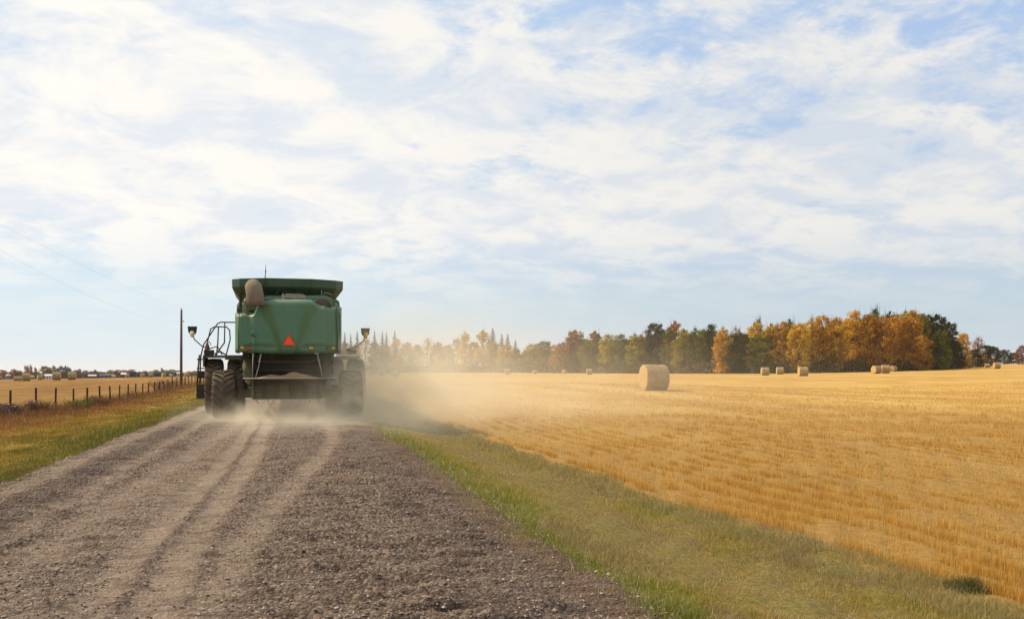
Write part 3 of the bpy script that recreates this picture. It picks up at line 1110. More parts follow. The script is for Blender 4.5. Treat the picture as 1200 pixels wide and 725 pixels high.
mb.tube([(-1.02, -1.35, 1.03), (.88, -1.35, 1.03)], .018, 8)
mb.tube([(-1.02, -1.35, .80), (.88, -1.35, .80)], .014, 8)
for x in (-.72, -.35, .05, .45, .75):
    mb.box(x - .012, x + .012, -1.44, -1.335, .66, 1.12, .004)
for sx in (-1.03, .89):
    mb.box(sx - .03, sx + .03, -1.5, -.6, .62, 1.17, .01)
mb.build('deflector', M_DKGREEN, combine)
mb = MB()
mb.tube([(-1.02, -1.40, .605), (.88, -1.40, .605)], .012, 8)
mb.build('deflector_edge', M_METAL, combine)
mb = MB()
mb.tube([(-.98, -1.0, .62), (-.99, -1.38, .60)], .02, 6)
mb.build('hanging_hook', M_BLACK, combine)
for x in (-.93, -.62, .55, .80):
    mb = MB()
    mb.tube([(x, -1.40, .61), (x + .03, -1.42, .54), (x + .05, -1.40, .50)], .009, 6)
    mb.build('hanging_hook', M_BLACK, combine)
for xa, xb in ((-.80, -.95), (.80, .94)):
    mb = MB()
    mb.tube([(xa, -1.2, 1.90), ((xa + xb) / 2 + .01, -1.3, 1.55), (xb, -1.42, 1.22)], .014, 8)
    mb.tube([(xa, -1.2, 1.90), ((xa * .6 + xb * .4), -1.26, 1.66)], .020, 8)
    mb.build('gas_strut', M_GREY, combine)
mb = MB()
mb.tube([(-1.02, -1.34, 1.92), (-1.03, -1.55, 1.50), (-1.03, -1.60, 1.22)], .008, 6)
mb.build('pull_rod', M_METAL, combine)
mb = MB()
mb.box(-1.40, -1.02, -.72, -.68, 1.80, 1.84, .005)
mb.box(-1.33, -1.26, -.76, -.70, 1.74, 1.90, .01)
mb.box(-1.16, -1.10, -.76, -.70, 1.76, 1.90, .01)
mb.tube([(-1.35, -.75, 1.88), (-1.1, -.78, 1.78), (-1.0, -.7, 1.86)], .012, 6)
mb.build('hydraulic_hose', M_BLACK, combine)
for (x, z, s) in ((-1.35, 1.86, .016), (-1.30, 1.87, .013), (-1.15, 1.85, .016), (1.06, 1.86, .018)):
    mb = MB()
    mb.lathe([(-.02, .001), (-.02, s), (.02, s), (.02, .001)], 10, 'Y', (x, -.80, z))
    mb.build('fitting', M_METAL, combine)
mb = MB()
mb.box(-1.16, -.93, -1.30, -1.26, .93, .955, .004)
mb.build('tow_pin', M_METAL, combine)

# chaff lying on the tailboard: a heap of its own
nx_, ny_ = 64, 12
vs, fs = [], []
for i in range(nx_):
    u = i / (nx_ - 1)
    x = -.92 + 1.86 * u
    for j in range(ny_):
        v = j / (ny_ - 1)
        y = -1.60 + .5 * v
        b1 = .09 * math.exp(-((x + .55) / .30) ** 2) + .15 * math.exp(-((x - .12) / .26) ** 2) + .07 * math.exp(-((x - .5) / .2) ** 2) + .03
        h = b1 * math.sin(math.pi * v) ** .7 * math.sin(math.pi * u) ** .35
        h += .014 * mnoise.noise(Vector((x * 14, y * 14, 0)))
        vs.append((x, y, max(h, -.004)))
for i in range(nx_ - 1):
    for j in range(ny_ - 1):
        fs.append((i * ny_ + j, (i + 1) * ny_ + j, (i + 1) * ny_ + j + 1, i * ny_ + j + 1))
ch = MB().add(vs, fs, smooth=True).build('chaff_heap', M_CHAFF)
ch.matrix_world = Matrix.Translation((CX, CY0, 0.02 + 1.207)) @ Matrix.Rotation(R(1.3), 4, 'Z')
tag(ch, 'low heaps of brown chaff lying on the tailboard of the combine', 'chaff')

# grain tank and its flared extension
def octo(hx, y0, y1, z, cx=.22, bow=.0):
    """plan ring with clipped corners and a rear edge bowed towards the camera"""
    return [(-hx, y0 + cx * 1.6, z), (-hx + cx, y0 + .35 * cx, z), (-hx * .42, y0 - bow, z + .015), (hx * .42, y0 - bow, z + .015), (hx - cx, y0 + .35 * cx, z), (hx, y0 + cx * 1.6, z),
            (hx, y1 - cx, z), (hx - cx, y1, z), (-hx + cx, y1, z), (-hx, y1 - cx, z)]


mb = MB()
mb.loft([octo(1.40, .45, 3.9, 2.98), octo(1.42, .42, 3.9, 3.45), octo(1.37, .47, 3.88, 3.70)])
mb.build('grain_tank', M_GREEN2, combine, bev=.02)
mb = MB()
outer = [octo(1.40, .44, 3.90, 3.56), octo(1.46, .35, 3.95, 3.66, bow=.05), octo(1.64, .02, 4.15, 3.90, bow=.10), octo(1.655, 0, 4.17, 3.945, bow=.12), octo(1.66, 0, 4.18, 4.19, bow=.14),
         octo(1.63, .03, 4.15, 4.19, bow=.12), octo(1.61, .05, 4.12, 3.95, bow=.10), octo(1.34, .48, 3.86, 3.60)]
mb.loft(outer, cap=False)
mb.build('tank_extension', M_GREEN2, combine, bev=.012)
mb = MB()
mb.box(-.33, .28, .02, .06, 3.80, 3.825, .004)
mb.box(-.36, -.30, 0.02, .12, 3.74, 3.83, .01)
mb.box(.24, .30, 0.02, .12, 3.74, 3.83, .01)
mb.build('tank_bracket', M_BLACK, combine)
# engine deck behind the tank
mb = MB()
mb.loft([[(-1.3, .45, 3.3), (1.28, .45, 3.3), (1.28, .45, 3.72), (1.1, .45, 3.80), (-1.1, .45, 3.78), (-1.3, .45, 3.66)],
         [(-1.3, -.35, 3.2), (1.28, -.35, 3.2), (1.28, -.35, 3.60), (1.1, -.35, 3.66), (-1.1, -.35, 3.60), (-1.3, -.35, 3.5)]])
mb.build('engine_deck', M_GREEN, combine, bev=.03)
mb = MB()
mb.box(-.17, .48, -.75, -.35, 3.56, 3.66, .02)
mb.box(-.20, -.14, -.78, -.70, 3.52, 3.69, .01)
mb.tube([(-.10, -.78, 3.68), (.42, -.78, 3.68)], .012, 6)
for x in (-.04, .06, .16, .26, .36):
    mb.box(x - .02, x + .02, -.765, -.74, 3.58, 3.64, .004)
mb.build('air_intake', M_GREY, combine)
mb = MB()
mb.lathe([(-.3, .001), (-.3, .27), (.25, .27), (.33, .22), (.33, .001)], 24, 'Y', (.95, -.65, 3.30))
mb.build('air_cleaner', M_BLACK, combine)
mb = MB()
mb.tube([(1.05, .1, 3.68), (1.06, -.2, 3.80), (1.25, -.3, 3.74), (1.3, .1, 3.70)], .014, 6)
mb.tube([(.98, -.2, 3.64), (.98, -.2, 3.86)], .01, 6)
mb.build('grab_handle', M_METAL, combine)
mb = MB()
mb.loft([[(1.22, .5, 3.0), (1.50, .5, 3.1), (1.58, .5, 3.4), (1.56, .5, 3.58), (1.45, .5, 3.66), (1.2, .5, 3.7)],
         [(1.22, 3.3, 3.0), (1.50, 3.3, 3.1), (1.58, 3.3, 3.4), (1.56, 3.3, 3.58), (1.45, 3.3, 3.66), (1.2, 3.3, 3.7)]], smooth=False)
mb.build('elevator_housing', M_GREEN, combine, bev=.03)

# unloading auger folded back along the left side, spout hanging over the rear
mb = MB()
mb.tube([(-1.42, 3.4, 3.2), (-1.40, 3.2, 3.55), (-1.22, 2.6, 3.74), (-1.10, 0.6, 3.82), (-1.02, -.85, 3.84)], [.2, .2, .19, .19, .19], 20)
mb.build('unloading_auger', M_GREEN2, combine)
mb = MB()
rings = []
path = [((-1.03, -.80, 3.83), .225, 0), ((-1.02, -1.00, 3.86), .24, 15), ((-1.01, -1.18, 3.84), .255, 40), ((-.99, -1.30, 3.74), .26, 68),
        ((-.97, -1.36, 3.60), .26, 84), ((-.95, -1.38, 3.42), .265, 90), ((-.93, -1.39, 3.29), .275, 90)]
for (c, r_, a) in path:
    ring = []
    ca, sa = math.cos(R(a)), math.sin(R(a))
    for k in range(24):
        t = k / 24 * 2 * math.pi
        lx, lz = math.cos(t) * r_ * .95, math.sin(t) * r_ * (.95 if a < 60 else .8)
        # cross-section plane tilts from facing back to facing down
        ring.append((c[0] + lx, c[1] - lz * sa, c[2] + lz * ca))
    rings.append(ring)
mb.loft(rings, cap=False, smooth=True)
sp = mb.build('spout', M_SPOUT, combine)
s_ = sp.modifiers.new('thickness', 'SOLIDIFY')
s_.thickness = .018
mb = MB()
mb.box(-1.24, -1.14, -.95, -.85, 3.05, 3.60, .02)
mb.tube([(-1.19, -.9, 3.5), (-1.12, -.95, 3.70)], .05, 8)
mb.build('auger_cradle', M_SPOUT, combine)
mb = MB()
mb.box(-1.45, -1.37, .3, .42, 3.1, 3.8, .02)
mb.build('tank_ladder', M_BLACK, combine)
# antenna
mb = MB()
mb.tube([(-.69, -.30, 3.62), (-.685, -.30, 4.15), (-.67, -.30, 4.40), (-.665, -.30, 4.58)], [.018, .014, .010, .006], 8)
mb.lathe([(4.34, .012), (4.40, .020), (4.42, .012)], 8, 'Z', (-.67, -.30, 0))
mb.build('antenna', M_BLACK, combine)

# slow vehicle triangle
def tri_prism(cx, cz, w_, h, y0, y1, clip):
    hw = w_ / 2
    pts = [(-hw, clip * h), (-hw + clip * w_ * .6, 0), (hw - clip * w_ * .6, 0), (hw, clip * h), (clip * w_ * .55, h), (-clip * w_ * .55, h)]
    a = [(cx + x, y0, cz + z) for x, z in pts]
    b = [(cx + x, y1, cz + z) for x, z in pts]
    return MB().loft([a, b])


YT = YB - .235
tri = tri_prism(-.02, 2.145, .375, .335, YT - .01, YT, .07).build('warning_triangle', M_RED, combine)
tri['label'] = 'orange-red slow vehicle triangle'
tri_prism(-.02, 2.170, .30, .265, YT - .014, YT - .0105, .03).build('reflector', M_ORANGE, tri)
mb = MB()
mb.box(-.04, .0, YT, YT + .12, 2.2, 2.4, .003)
mb.build('bracket', M_BLACK, tri)

# lamps in the hood
def lamp(name, x, z, w_, h, m_, y):
    mb = MB()
    mb.box(x - w_ / 2, x + w_ / 2, y - .03, y + .05, z - h / 2, z + h / 2, .014)
    return mb.build(name, m_, combine)


lamp('amber_lamp', -1.33, 2.09, .10, .062, M_AMBER, YB + .10)['label'] = 'amber rear lamp'
lamp('tail_light', -1.10, 2.065, .20, .062, M_RED, YB + .08)['label'] = 'red rear lamp'
lamp('amber_lamp', .62, 2.09, .11, .062, M_AMBER, YB - .03)
lamp('amber_lamp', 1.27, 2.09, .10, .062, M_AMBER, YB + .09)
lamp('tail_light', 1.03, 2.085, .20, .05, M_GREEN2, YB + .06)
mb = MB()
mb.box(.72, .84, YB - .08, YB - .02, 1.91, 1.95, .008)
mb.build('license_lamp', M_GREY, combine)
# oval marker on a stem
mb = MB()
mb.lathe([(-.012, .001), (-.012, .075), (.012, .075), (.012, .001)], 18, 'Y', (-1.02, YB - .10, 2.49))
mb.v = [(x, y, 2.49 + (z - 2.49) * 1.25) for x, y, z in mb.v]
mb.tube([(-1.01, YB - .08, 2.42), (-1.0, YB - .08, 2.1), (-.98, YB - .05, 1.94)], .014, 6)
mb.build('marker_disc', M_GREEN, combine)

# platform, handrails and ladder on the left; small deck on the right
mb = MB()
mb.box(-2.66, -1.35, 3.0, 4.9, 1.86, 1.93, .01)
mb.box(-2.66, -2.6, 3.0, 4.9, 1.55, 1.92, .01)
mb.box(-1.95, -1.35, 2.6, 3.0, 1.78, 1.93, .01)
mb.build('platform', M_DKGREEN, combine)
mb = MB()
mb.tube([(-2.55, 2.985, 1.862), (-1.4, 2.985, 1.862)], .018, 6)
mb.build('platform_edge', M_METAL, combine)
mb = MB()
r_ = .022
mb.tube([(-2.78, 3.35, .95), (-2.74, 3.35, 1.9), (-2.66, 3.4, 2.28), (-2.22, 3.45, 2.98), (-2.12, 3.45, 3.03), (-1.45, 3.45, 3.03)], r_, 8)
mb.tube([(-2.56, 3.05, 1.93), (-2.53, 3.05, 2.3), (-2.42, 3.05, 2.78), (-2.30, 3.05, 2.86), (-1.92, 3.05, 2.86), (-1.82, 3.05, 2.75), (-1.80, 3.05, 2.45), (-1.93, 3.05, 1.93)], r_, 8)
mb.tube([(-1.98, 3.25, 3.0), (-1.99, 3.25, 2.35), (-2.28, 3.25, 1.93)], r_, 8)
mb.tube([(-2.18, 3.2, 2.85), (-2.20, 3.2, 2.30), (-2.24, 3.2, 1.93)], r_, 8)
mb.tube([(-2.30, 3.1, 1.98), (-2.1, 3.1, 2.05), (-1.95, 3.05, 1.95)], r_, 8)
mb.build('handrail', M_BLACK, combine)
mb = MB()
for x in (-2.86, -2.60):
    mb.tube([(x + .06, 3.6, 1.95), (x, 3.5, 1.2), (x - .0, 3.45, .52)], .03, 8)
for z in (.60, .9, 1.2, 1.5, 1.8):
    mb.box(-2.87, -2.58, 3.35, 3.6, z - .02, z + .02, .008)
mb.box(-2.88, -2.60, 3.30, 3.40, .50, .98, .015)
mb.box(-2.84, -2.58, 3.32, 3.42, 1.22, 1.42, .01)
mb.build('ladder', M_BLACK, combine)
mb = MB()
mb.lathe([(1.93, .001), (1.93, .07), (2.22, .07), (2.30, .04), (2.34, .03), (2.36, .001)], 14, 'Z', (-2.52, 2.98, 0))
mb.tube([(-2.52, 2.98, 2.34), (-2.44, 2.96, 2.36), (-2.40, 2.96, 2.26)], .015, 6)
ext = mb.build('extinguisher', dusty('faded red paint', (.13, .035, .025), amt=.3), combine)
mb = MB()
mb.box(-2.62, -2.3, 2.9, 3.0, 1.93, 2.10, .02)
mb.tube([(-2.6, 2.95, 2.1), (-2.2, 2.95, 2.22), (-2.05, 2.95, 1.95)], .02, 6)
mb.build('toolbox', M_BLACK, combine)

mb = MB()
mb.box(1.40, 2.40, 3.0, 4.9, 1.84, 1.90, .01)
mb.build('platform', M_DKGREEN, combine)
mb = MB()
mb.tube([(1.42, 2.985, 1.85), (2.42, 2.985, 1.85)], .018, 6)
mb.tube([(1.45, 2.985, 2.02), (2.2, 2.985, 2.02)], .010, 6)
mb.tube([(1.75, 2.985, 1.85), (1.75, 2.985, 2.15)], .012, 6)
mb.tube([(2.0, 2.985, 1.85), (2.02, 2.985, 2.10)], .012, 6)
mb.build('platform_edge', M_METAL, combine)
mb = MB()
mb.lathe([(-.03, .001), (-.03, .055), (.03, .055), (.03, .001)], 14, 'Y', (1.78, 2.95, 2.20))
mb.build('work_lamp', M_LENS, combine)
mb = MB()
mb.box(2.0, 2.3, 3.0, 3.2, 1.98, 2.14, .03)
mb.build('toolbox', M_SPOUT, combine)

# extremity lamps on arms
for sx, bx in ((-1, -2.98), (1, 2.60)):
    inx = -2.42 if sx < 0 else 1.95
    mb = MB()
    mb.tube([(inx, 3.0, 2.13), (bx - sx * .30, 3.0, 2.22), (bx - sx * .06, 3.0, 2.44), (bx, 3.0, 2.62)], .018, 8)
    arm = mb.build('warning_light', M_BLACK, combine)
    mb = MB()
    lo, hi, z0, z1 = .085, .145, 2.60, 2.86
    mb.loft([[(bx - lo, 2.93, z0), (bx + lo, 2.93, z0), (bx + lo, 3.05, z0), (bx - lo, 3.05, z0)],
             [(bx - hi + .02, 2.90, z0 + .08), (bx + hi - .02, 2.90, z0 + .08), (bx + hi - .02, 3.07, z0 + .08), (bx - hi + .02, 3.07, z0 + .08)],
             [(bx - hi, 2.89, z1), (bx + hi, 2.89, z1), (bx + hi, 3.07, z1), (bx - hi, 3.07, z1)]])
    mb.build('lamp_housing', M_SPOUT if sx > 0 else M_BLACK, arm, bev=.01)
    mb = MB()
    mb.lathe([(2.50, .01), (2.53, .055), (2.60, .078), (2.66, .075), (2.71, .045), (2.72, .001)], 16, 'Z', (bx, 2.88, 0))
    mb.build('lens', M_AMBER if sx > 0 else M_LENS, arm)

# cab, roof, feeder house (in front of the tank)
mb = MB()
mb.loft([[(-1.0, 4.35, 1.95), (1.0, 4.35, 1.95), (1.0, 5.7, 1.95), (-1.0, 5.7, 1.95)],
         [(-1.05, 4.35, 3.55), (1.05, 4.35, 3.55), (1.05, 6.15, 3.55), (-1.05, 6.15, 3.55)]])
mb.build('cab', M_CABGLASS, combine, bev=.04)
mb = MB()
mb.box(-1.18, 1.18, 4.25, 6.35, 3.55, 3.80, .07)
mb.build('cab_roof', M_GREEN, combine)
for sx in (-1, 1):
    for (ya, yb_) in ((5.72, 6.17), (4.36, 4.36)):
        mb = MB()
        mb.tube([(sx * 1.02, ya, 1.95), (sx * 1.07, yb_, 3.56)], .05, 8)
        mb.build('cab_pillar', M_BLACK, combine)
mb = MB()
mb.loft([[(-.6, 4.2, 1.0), (.6, 4.2, 1.0), (.6, 4.2, 1.85), (-.6, 4.2, 1.85)],
         [(-.6, 7.0, .35), (.6, 7.0, .35), (.6, 7.0, 1.05), (-.6, 7.0, 1.05)]])
mb.build('feeder_house', M_GREEN, combine, bev=.03)

# ---------------------------------------------------------------- round straw bales
def m_bale(nt):
    tcx = nt.node('ShaderNodeTexCoord').outputs['Object']
    x, y, z = nt.xyz(tcx)
    rr = nt.math('SQRT', nt.math('ADD', nt.math('MULTIPLY', y, y), nt.math('MULTIPLY', z, z)))
    wr = nt.noise(nt.scale(tcx, (14, 2.2, 2.2)), 1.6, 6.0, 0.7)
    straw = nt.noise(nt.scale(tcx, (3.0, 24, 24)), 2.0, 4.0, 0.7)
    spiral = nt.math('SINE', nt.math('ADD', nt.math('MULTIPLY', rr, 55.0), nt.math('MULTIPLY', nt.noise(tcx, 3.0, 4.0), 9.0)))
    n_ = nt.noise(tcx, 1.7, 5.0, 0.65)
    c = nt.mix(nt.ramp(n_, 0.35, 0.65), (0.27, 0.17, 0.070), (0.37, 0.265, 0.125))
    c = nt.mix(nt.math('MULTIPLY', nt.ramp(wr, 0.45, 0.62), 0.45), c, (0.58, 0.47, 0.28))
    c = nt.mix(nt.math('MULTIPLY', nt.ramp(straw, 0.48, 0.66), 0.5), c, (0.22, 0.13, 0.055))
    endc = nt.mix(nt.ramp(nt.math('ADD', nt.math('MULTIPLY', spiral, .3), nt.math('MULTIPLY', straw, 1.4)), 0.3, 1.0), (0.33, 0.20, 0.07), (0.70, 0.48, 0.20))
    nx_ = nt.math('ABSOLUTE', nt.xyz(nt.vmath('NORMALIZE', nt.node('ShaderNodeTexCoord').outputs['Normal']))[0])
    c = nt.mix(nt.ramp(nx_, 0.6, 0.9), c, endc)  # ends coloured paler than the barrel, sunlight on them painted in
    h = nt.math('ADD', straw, nt.math('MULTIPLY', wr, 0.6))
    return pbsdf(nt, c, 0.95, 0.1, bump(nt, h, 0.9, 0.03))


M_BALE = mat('baled straw', m_bale)


def bale_mesh(seed, L=1.35, r=.76, n=56):
    rg = np.random.default_rng(seed)
    vs, fs = [], []
    prof = [(-L / 2, 0.02), (-L / 2 - .012, r * .35), (-L / 2 + .004, r * .7), (-L / 2 + .01, r * .90), (-L / 2 + .035, r * .972)]
    for k in range(12):
        prof.append((-L / 2 + .08 + (L - .16) * k / 11, r * (1 - .012 * abs(math.sin(k * 1.9)) - .012 * (abs(k - 5.5) / 5.5) ** 3)))
    prof += [(L / 2 - .035, r * .972), (L / 2 - .01, r * .90), (L / 2 - .004, r * .7), (L / 2 + .012, r * .35), (L / 2, 0.02)]
    off = rg.random(3) * 10
    for (a, rad) in prof:
        for k in range(n):
            t = 2 * math.pi * k / n
            nn = mnoise.noise(Vector((a * 3 + off[0], math.cos(t) * 2.2 + off[1], math.sin(t) * 2.2 + off[2])))
            n2 = mnoise.noise(Vector((a * 11 + off[1], math.cos(t) * 9, math.sin(t) * 9)))
            q = rad * (1 + .034 * nn + .015 * n2)
            z_ = math.sin(t) * q
            y_ = math.cos(t) * q * (1.02 if z_ < 0 else 1.0)
            if z_ < -r * .93:
                z_ = -r * .93 + (z_ + r * .93) * .25
            vs.append((a + .012 * n2, y_, z_))
    m_ = len(prof)
    for i in range(m_ - 1):
        for k in range(n):
            fs.append((i * n + k, (i + 1) * n + k, (i + 1) * n + (k + 1) % n, i * n + (k + 1) % n))
    fs.append(tuple(range(n)))
    fs.append(tuple(reversed([(m_ - 1) * n + k for k in range(n)])))
    me = MB().add(vs, fs, smooth=True).build('round_bale', M_BALE)
    mesh = me.data
    bpy.data.objects.remove(me)
    return mesh


BALE_MESHES = [bale_mesh(i) for i in range(3)]
# (photo column, depth, heading of the axis relative to the picture plane, scale, label)
BALES = [
    (766.5, 58, 21, 1.03, 'largest round straw bale, alone on the stubble field right of the dust', 'r'),
    (896.5, 182, 12, 1.0, 'round bale before the dark green bushes, left one of the two standing close together', 'r'),
    (914, 197, 8, 1.0, 'round bale before the golden trees, right one of the two standing close together', 'r'),
    (941, 160, 14, 1.05, 'round bale lying alone before the golden trees, nearer than the pair by the dark bushes', 'r'),
    (1027, 184, 40, 1.0, 'narrow round bale at the left of the trio under the tallest amber trees', 'r'),
    (1037.5, 186, 10, 1.06, 'widest round bale, in the middle of the trio under the tallest amber trees', 'r'),
    (1047, 235, 60, .95, 'small bale half hidden at the right of the trio under the tallest amber trees', 'r'),
    (1168, 233, 20, 1.0, 'round bale at the dark right end of the wood beside the open hill field', 'r'),
    (1157, 262, 5, .85, 'low sagging bale in the shade at the right end of the wood', 'r'),
    (690.5, 245, 5, .98, 'pale round bale low in a dip of the field, next left of the largest bale', 'r'),
    (661, 300, 65, .9, 'small bale seen end on before the rust red trees', 'r'),
    (626.5, 305, 15, .9, 'low slumped bale before the green and orange tree at the gap in the wood', 'r'),
    (594.5, 262, 4, 1.0, 'pale round bale beyond the thin right edge of the dust, below the spruces', 'r'),
    (463, 205, 80, 1.05, 'hazy bale seen end on, nearest of the three inside the dust plume', 'r'),
    (447, 260, 20, 1.0, 'hazy bale between two others inside the dust plume', 'r'),
    (434.5, 270, 50, 1.0, 'hazy bale beside the front wheel of the combine inside the dust plume', 'r'),
    (31, 195, -4, 1.05, 'round bale with pale top standing before a longer one, first from the blue grain bin', 'l'),
    (21, 270, -2, 1.25, 'long low bale behind the pale topped one beside the blue grain bin', 'l'),
    (46.5, 345, 10, 1.1, 'small brown bale beside the white grain auger', 'l'),
    (66.5, 196, -8, 1.1, 'dark bale with yellow top between the white auger and the grey poplars', 'l'),
    (84.5, 196, -8, 1.06, 'dark bale with greenish top before the grey poplars', 'l'),
    (149, 430, 5, 1.1, 'far pale bale before the white roofed shed', 'l'),
    (167, 425, 5, 1.15, 'far bale right of the dark blue barn', 'l'),
    (176.5, 380, 0, 1.15, 'palest of the far bales, low before the black shed', 'l'),
    (192, 400, 15, 1.1, 'far bale right of the long dark shed, left of the utility pole', 'l'),
    (219, 420, 5, 1.1, 'far bale just right of the utility pole', 'l'),
]
for i, (px, d, rot, sc, lab, side) in enumerate(BALES):
    x, y = P(px, d)
    o = link('round_bale', BALE_MESHES[i % 3])
    z = gz1(x, y)
    o.location = (x, y, z + .76 * .945 * sc)
    # rot: the axis turned so that its left end faces the camera
    ang = -math.atan((px - 600) / F_PX) - YAW
    o.rotation_euler = (R(random.uniform(-3, 3)), 0, ang + R(rot))
    o.scale = (sc, sc, sc)
    if 'long low' in lab:
        o.scale = (1.5, 1.0, .85)
        o.location.z = z + .76 * .8
    if 'slumped' in lab or 'sagging' in lab:
        o.scale.z *= .8
        o.location.z = z + .76 * .75 * sc
    tag(o, lab, 'bale', 'straw bales on the field right of the road' if side == 'r' else 'straw bales on the field left of the road')

# ---------------------------------------------------------------- wire fence
M_POST = mat('dark weathered wood', lambda nt: pbsdf(nt, nt.mix(nt.ramp(nt.noise(nt.scale(nt.node('ShaderNodeTexCoord').outputs['Object'], (30, 30, 2)), 1.0, 4.0), 0.35, 0.7), (0.030, 0.016, 0.012), (0.085, 0.055, 0.040)), 0.9, 0.1))
M_WIRE = mat('rusty fence wire', lambda nt: pbsdf(nt, (0.10, 0.07, 0.05), 0.6, 0.3, metal=0.4))
M_POLE = mat('weathered pole wood', lambda nt: pbsdf(nt, nt.mix(nt.noise(nt.scale(nt.node('ShaderNodeTexCoord').outputs['Object'], (20, 20, 1)), 1.0, 4.0), (0.07, 0.05, 0.045), (0.17, 0.125, 0.11)), 0.9, 0.1))
FX = -11.0
fence = empty('wire_fence', (FX, 36.4, gz1(FX, 36.4)))
tag(fence, 'wire fence of thin dark wooden posts in the weeds left of the gravel road', 'fence')
bpy.context.view_layer.update()
finv = fence.matrix_world.inverted()
post_px = [12, 42, 65, 86, 102, 117, 129, 140, 150, 159, 167, 174, 181, 187, 192, 197, 202]
post_ty = [457, 454, 454, 455, 454, 452, 452, 451, 450, 449, 449, 449, 448, 447, 446, 445, 441]
ps = []
for px, ty in zip(post_px, post_ty):
    yc = F_PX * 11.0 / (CS * (340 - px))
    X_, Y_ = P(px, yc)
    ps.append((X_, Y_, zy(ty, yc)))
ps.insert(0, (FX, ps[0][1] - 3.7, ps[0][2]))
ps.insert(0, (FX, ps[0][1] - 3.7, ps[0][2]))
ps.insert(0, (FX, ps[0][1] - 3.7, ps[0][2]))
yy = ps[-1][1]
for k in range(36):
    yy += 3.9
    ps.append((FX, yy, gz1(FX, yy) + 1.02))
for i, (x, y, zt) in enumerate(ps):
    g = gz1(x, y)
    zt = min(max(zt, g + .85), g + 1.25)
    rr = .042 + .012 * random.random()
    jx, jy = random.uniform(-.03, .03), random.uniform(-.03, .03)
    mb = MB()
    pts = [Vector((x, y, g - .25)), Vector((x + jx * .4, y + jy * .4, (g + zt) / 2)), Vector((x + jx, y + jy, zt - .02)), Vector((x + jx, y + jy, zt))]
    mb.tube([finv @ p for p in pts], [rr * 1.05, rr, rr * .97, rr * .8], 9)
    mb.build('post', M_POST, fence)
for h in (.22, .50, .80):
    mb = MB()
    mb.tube([finv @ Vector((x + .05, y, gz1(x, y) + h + (.03 if i % 2 else 0))) for i, (x, y, zt) in enumerate(ps[:34])], .0045, 4)
    mb.build('wire', M_WIRE, fence)

# ---------------------------------------------------------------- utility pole and wires
PD = 118.0
PX_, PY_ = P(212.3, PD)
pz = gz1(PX_, PY_)
ptop = zy(363, PD)
pole = empty('utility_pole', (PX_, PY_, pz - .05))
tag(pole, 'tall bare wooden utility pole beside the fence left of the combine', 'pole')
mb = MB()
hgt = ptop - pz
mb.tube([(0, 0, -.3), (0.01, 0, hgt * .5), (.03, 0, hgt + .05)], [.17, .15, .115], 14)
mb.build('pole', M_POLE, pole)
mb = MB()
mb.lathe([(hgt + .05, .03), (hgt + .12, .06), (hgt + .2, .07), (hgt + .28, .03)], 10, 'Z', (.03, 0, 0))
mb.build('insulator', M_GREY, pole)
mb = MB()
mb.tube([(.1, 0, hgt - 1.35), (.28, 0, hgt - 1.33)], .03, 6)
mb.lathe([(hgt - 1.36, .03), (hgt - 1.28, .06), (hgt - 1.2, .03)], 10, 'Z', (.28, 0, 0))
mb.build('bracket', M_BLACK, pole)


def wire_thing(pts3, label):
    (y0, z0), (y1, z1), (y2, z2) = pts3
    co = np.polyfit([y0, y1, y2], [z0, z1, z2], 2)
    pts = []
    for k in range(60):
        Y_ = PY_ + (-30 - PY_) * k / 59
        pts.append(Vector((PX_ + .03, Y_, float(np.polyval(co, Y_)))))
    o0 = Vector((PX_, PY_, pts[0].z))
    mb = MB()
    mb.tube([p - o0 for p in pts], .0035, 5)
    o = mb.build('power_line', M_WIREGREY)
    o.location = o0
    tag(o, label, 'wire')


M_WIREGREY = mat('aluminium line wire', lambda nt: pbsdf(nt, (0.42, 0.43, 0.45), 0.5, 0.3, metal=0.3))


def wpt(px, y, X_):
    yc = F_PX * abs(X_) / (CS * (340 - px))
    return P(px, yc)[1], zy(y, yc)


wire_thing([(PY_, ptop + .1), wpt(100, 313, PX_), wpt(2, 264, PX_)], 'upper thin grey power line running from the pole top to the upper left')
wire_thing([(PY_, ptop - 1.3), wpt(100, 345, PX_), wpt(2, 295, PX_)], 'lower thin grey power line running from the pole to the upper left')

# ---------------------------------------------------------------- trees
def leafmat(name, c, c2, trans=0.42):
    def b(nt):
        oi = nt.node('ShaderNodeObjectInfo').outputs['Random']
        a = nt.node('ShaderNodeAttribute', {'attribute_name': 'tone'}).outputs['Fac']
        tco = nt.node('ShaderNodeNewGeometry').outputs['Position']
        n_ = nt.noise(tco, 0.55, 4.0, 0.6)
        f = nt.math('ADD', nt.math('MULTIPLY', a, 0.62), nt.math('MULTIPLY', nt.math('SUBTRACT', n_, 0.5), 1.1))
        f = nt.math('ADD', f, nt.math('MULTIPLY', nt.math('SUBTRACT', oi, 0.5), 0.35))
        col_ = nt.mix(f, c, c2)  # random leaf tones, range widened to paint in shade between clumps
        d = nt.node('ShaderNodeBsdfDiffuse', Color=col_).outputs[0]
        t = nt.node('ShaderNodeBsdfTranslucent', Color=col_).outputs[0]
        m_ = nt.node('ShaderNodeMixShader', Fac=trans)
        nt.l.new(d, m_.inputs[1])
        nt.l.new(t, m_.inputs[2])
        return m_.outputs[0]
    return mat(name, b)


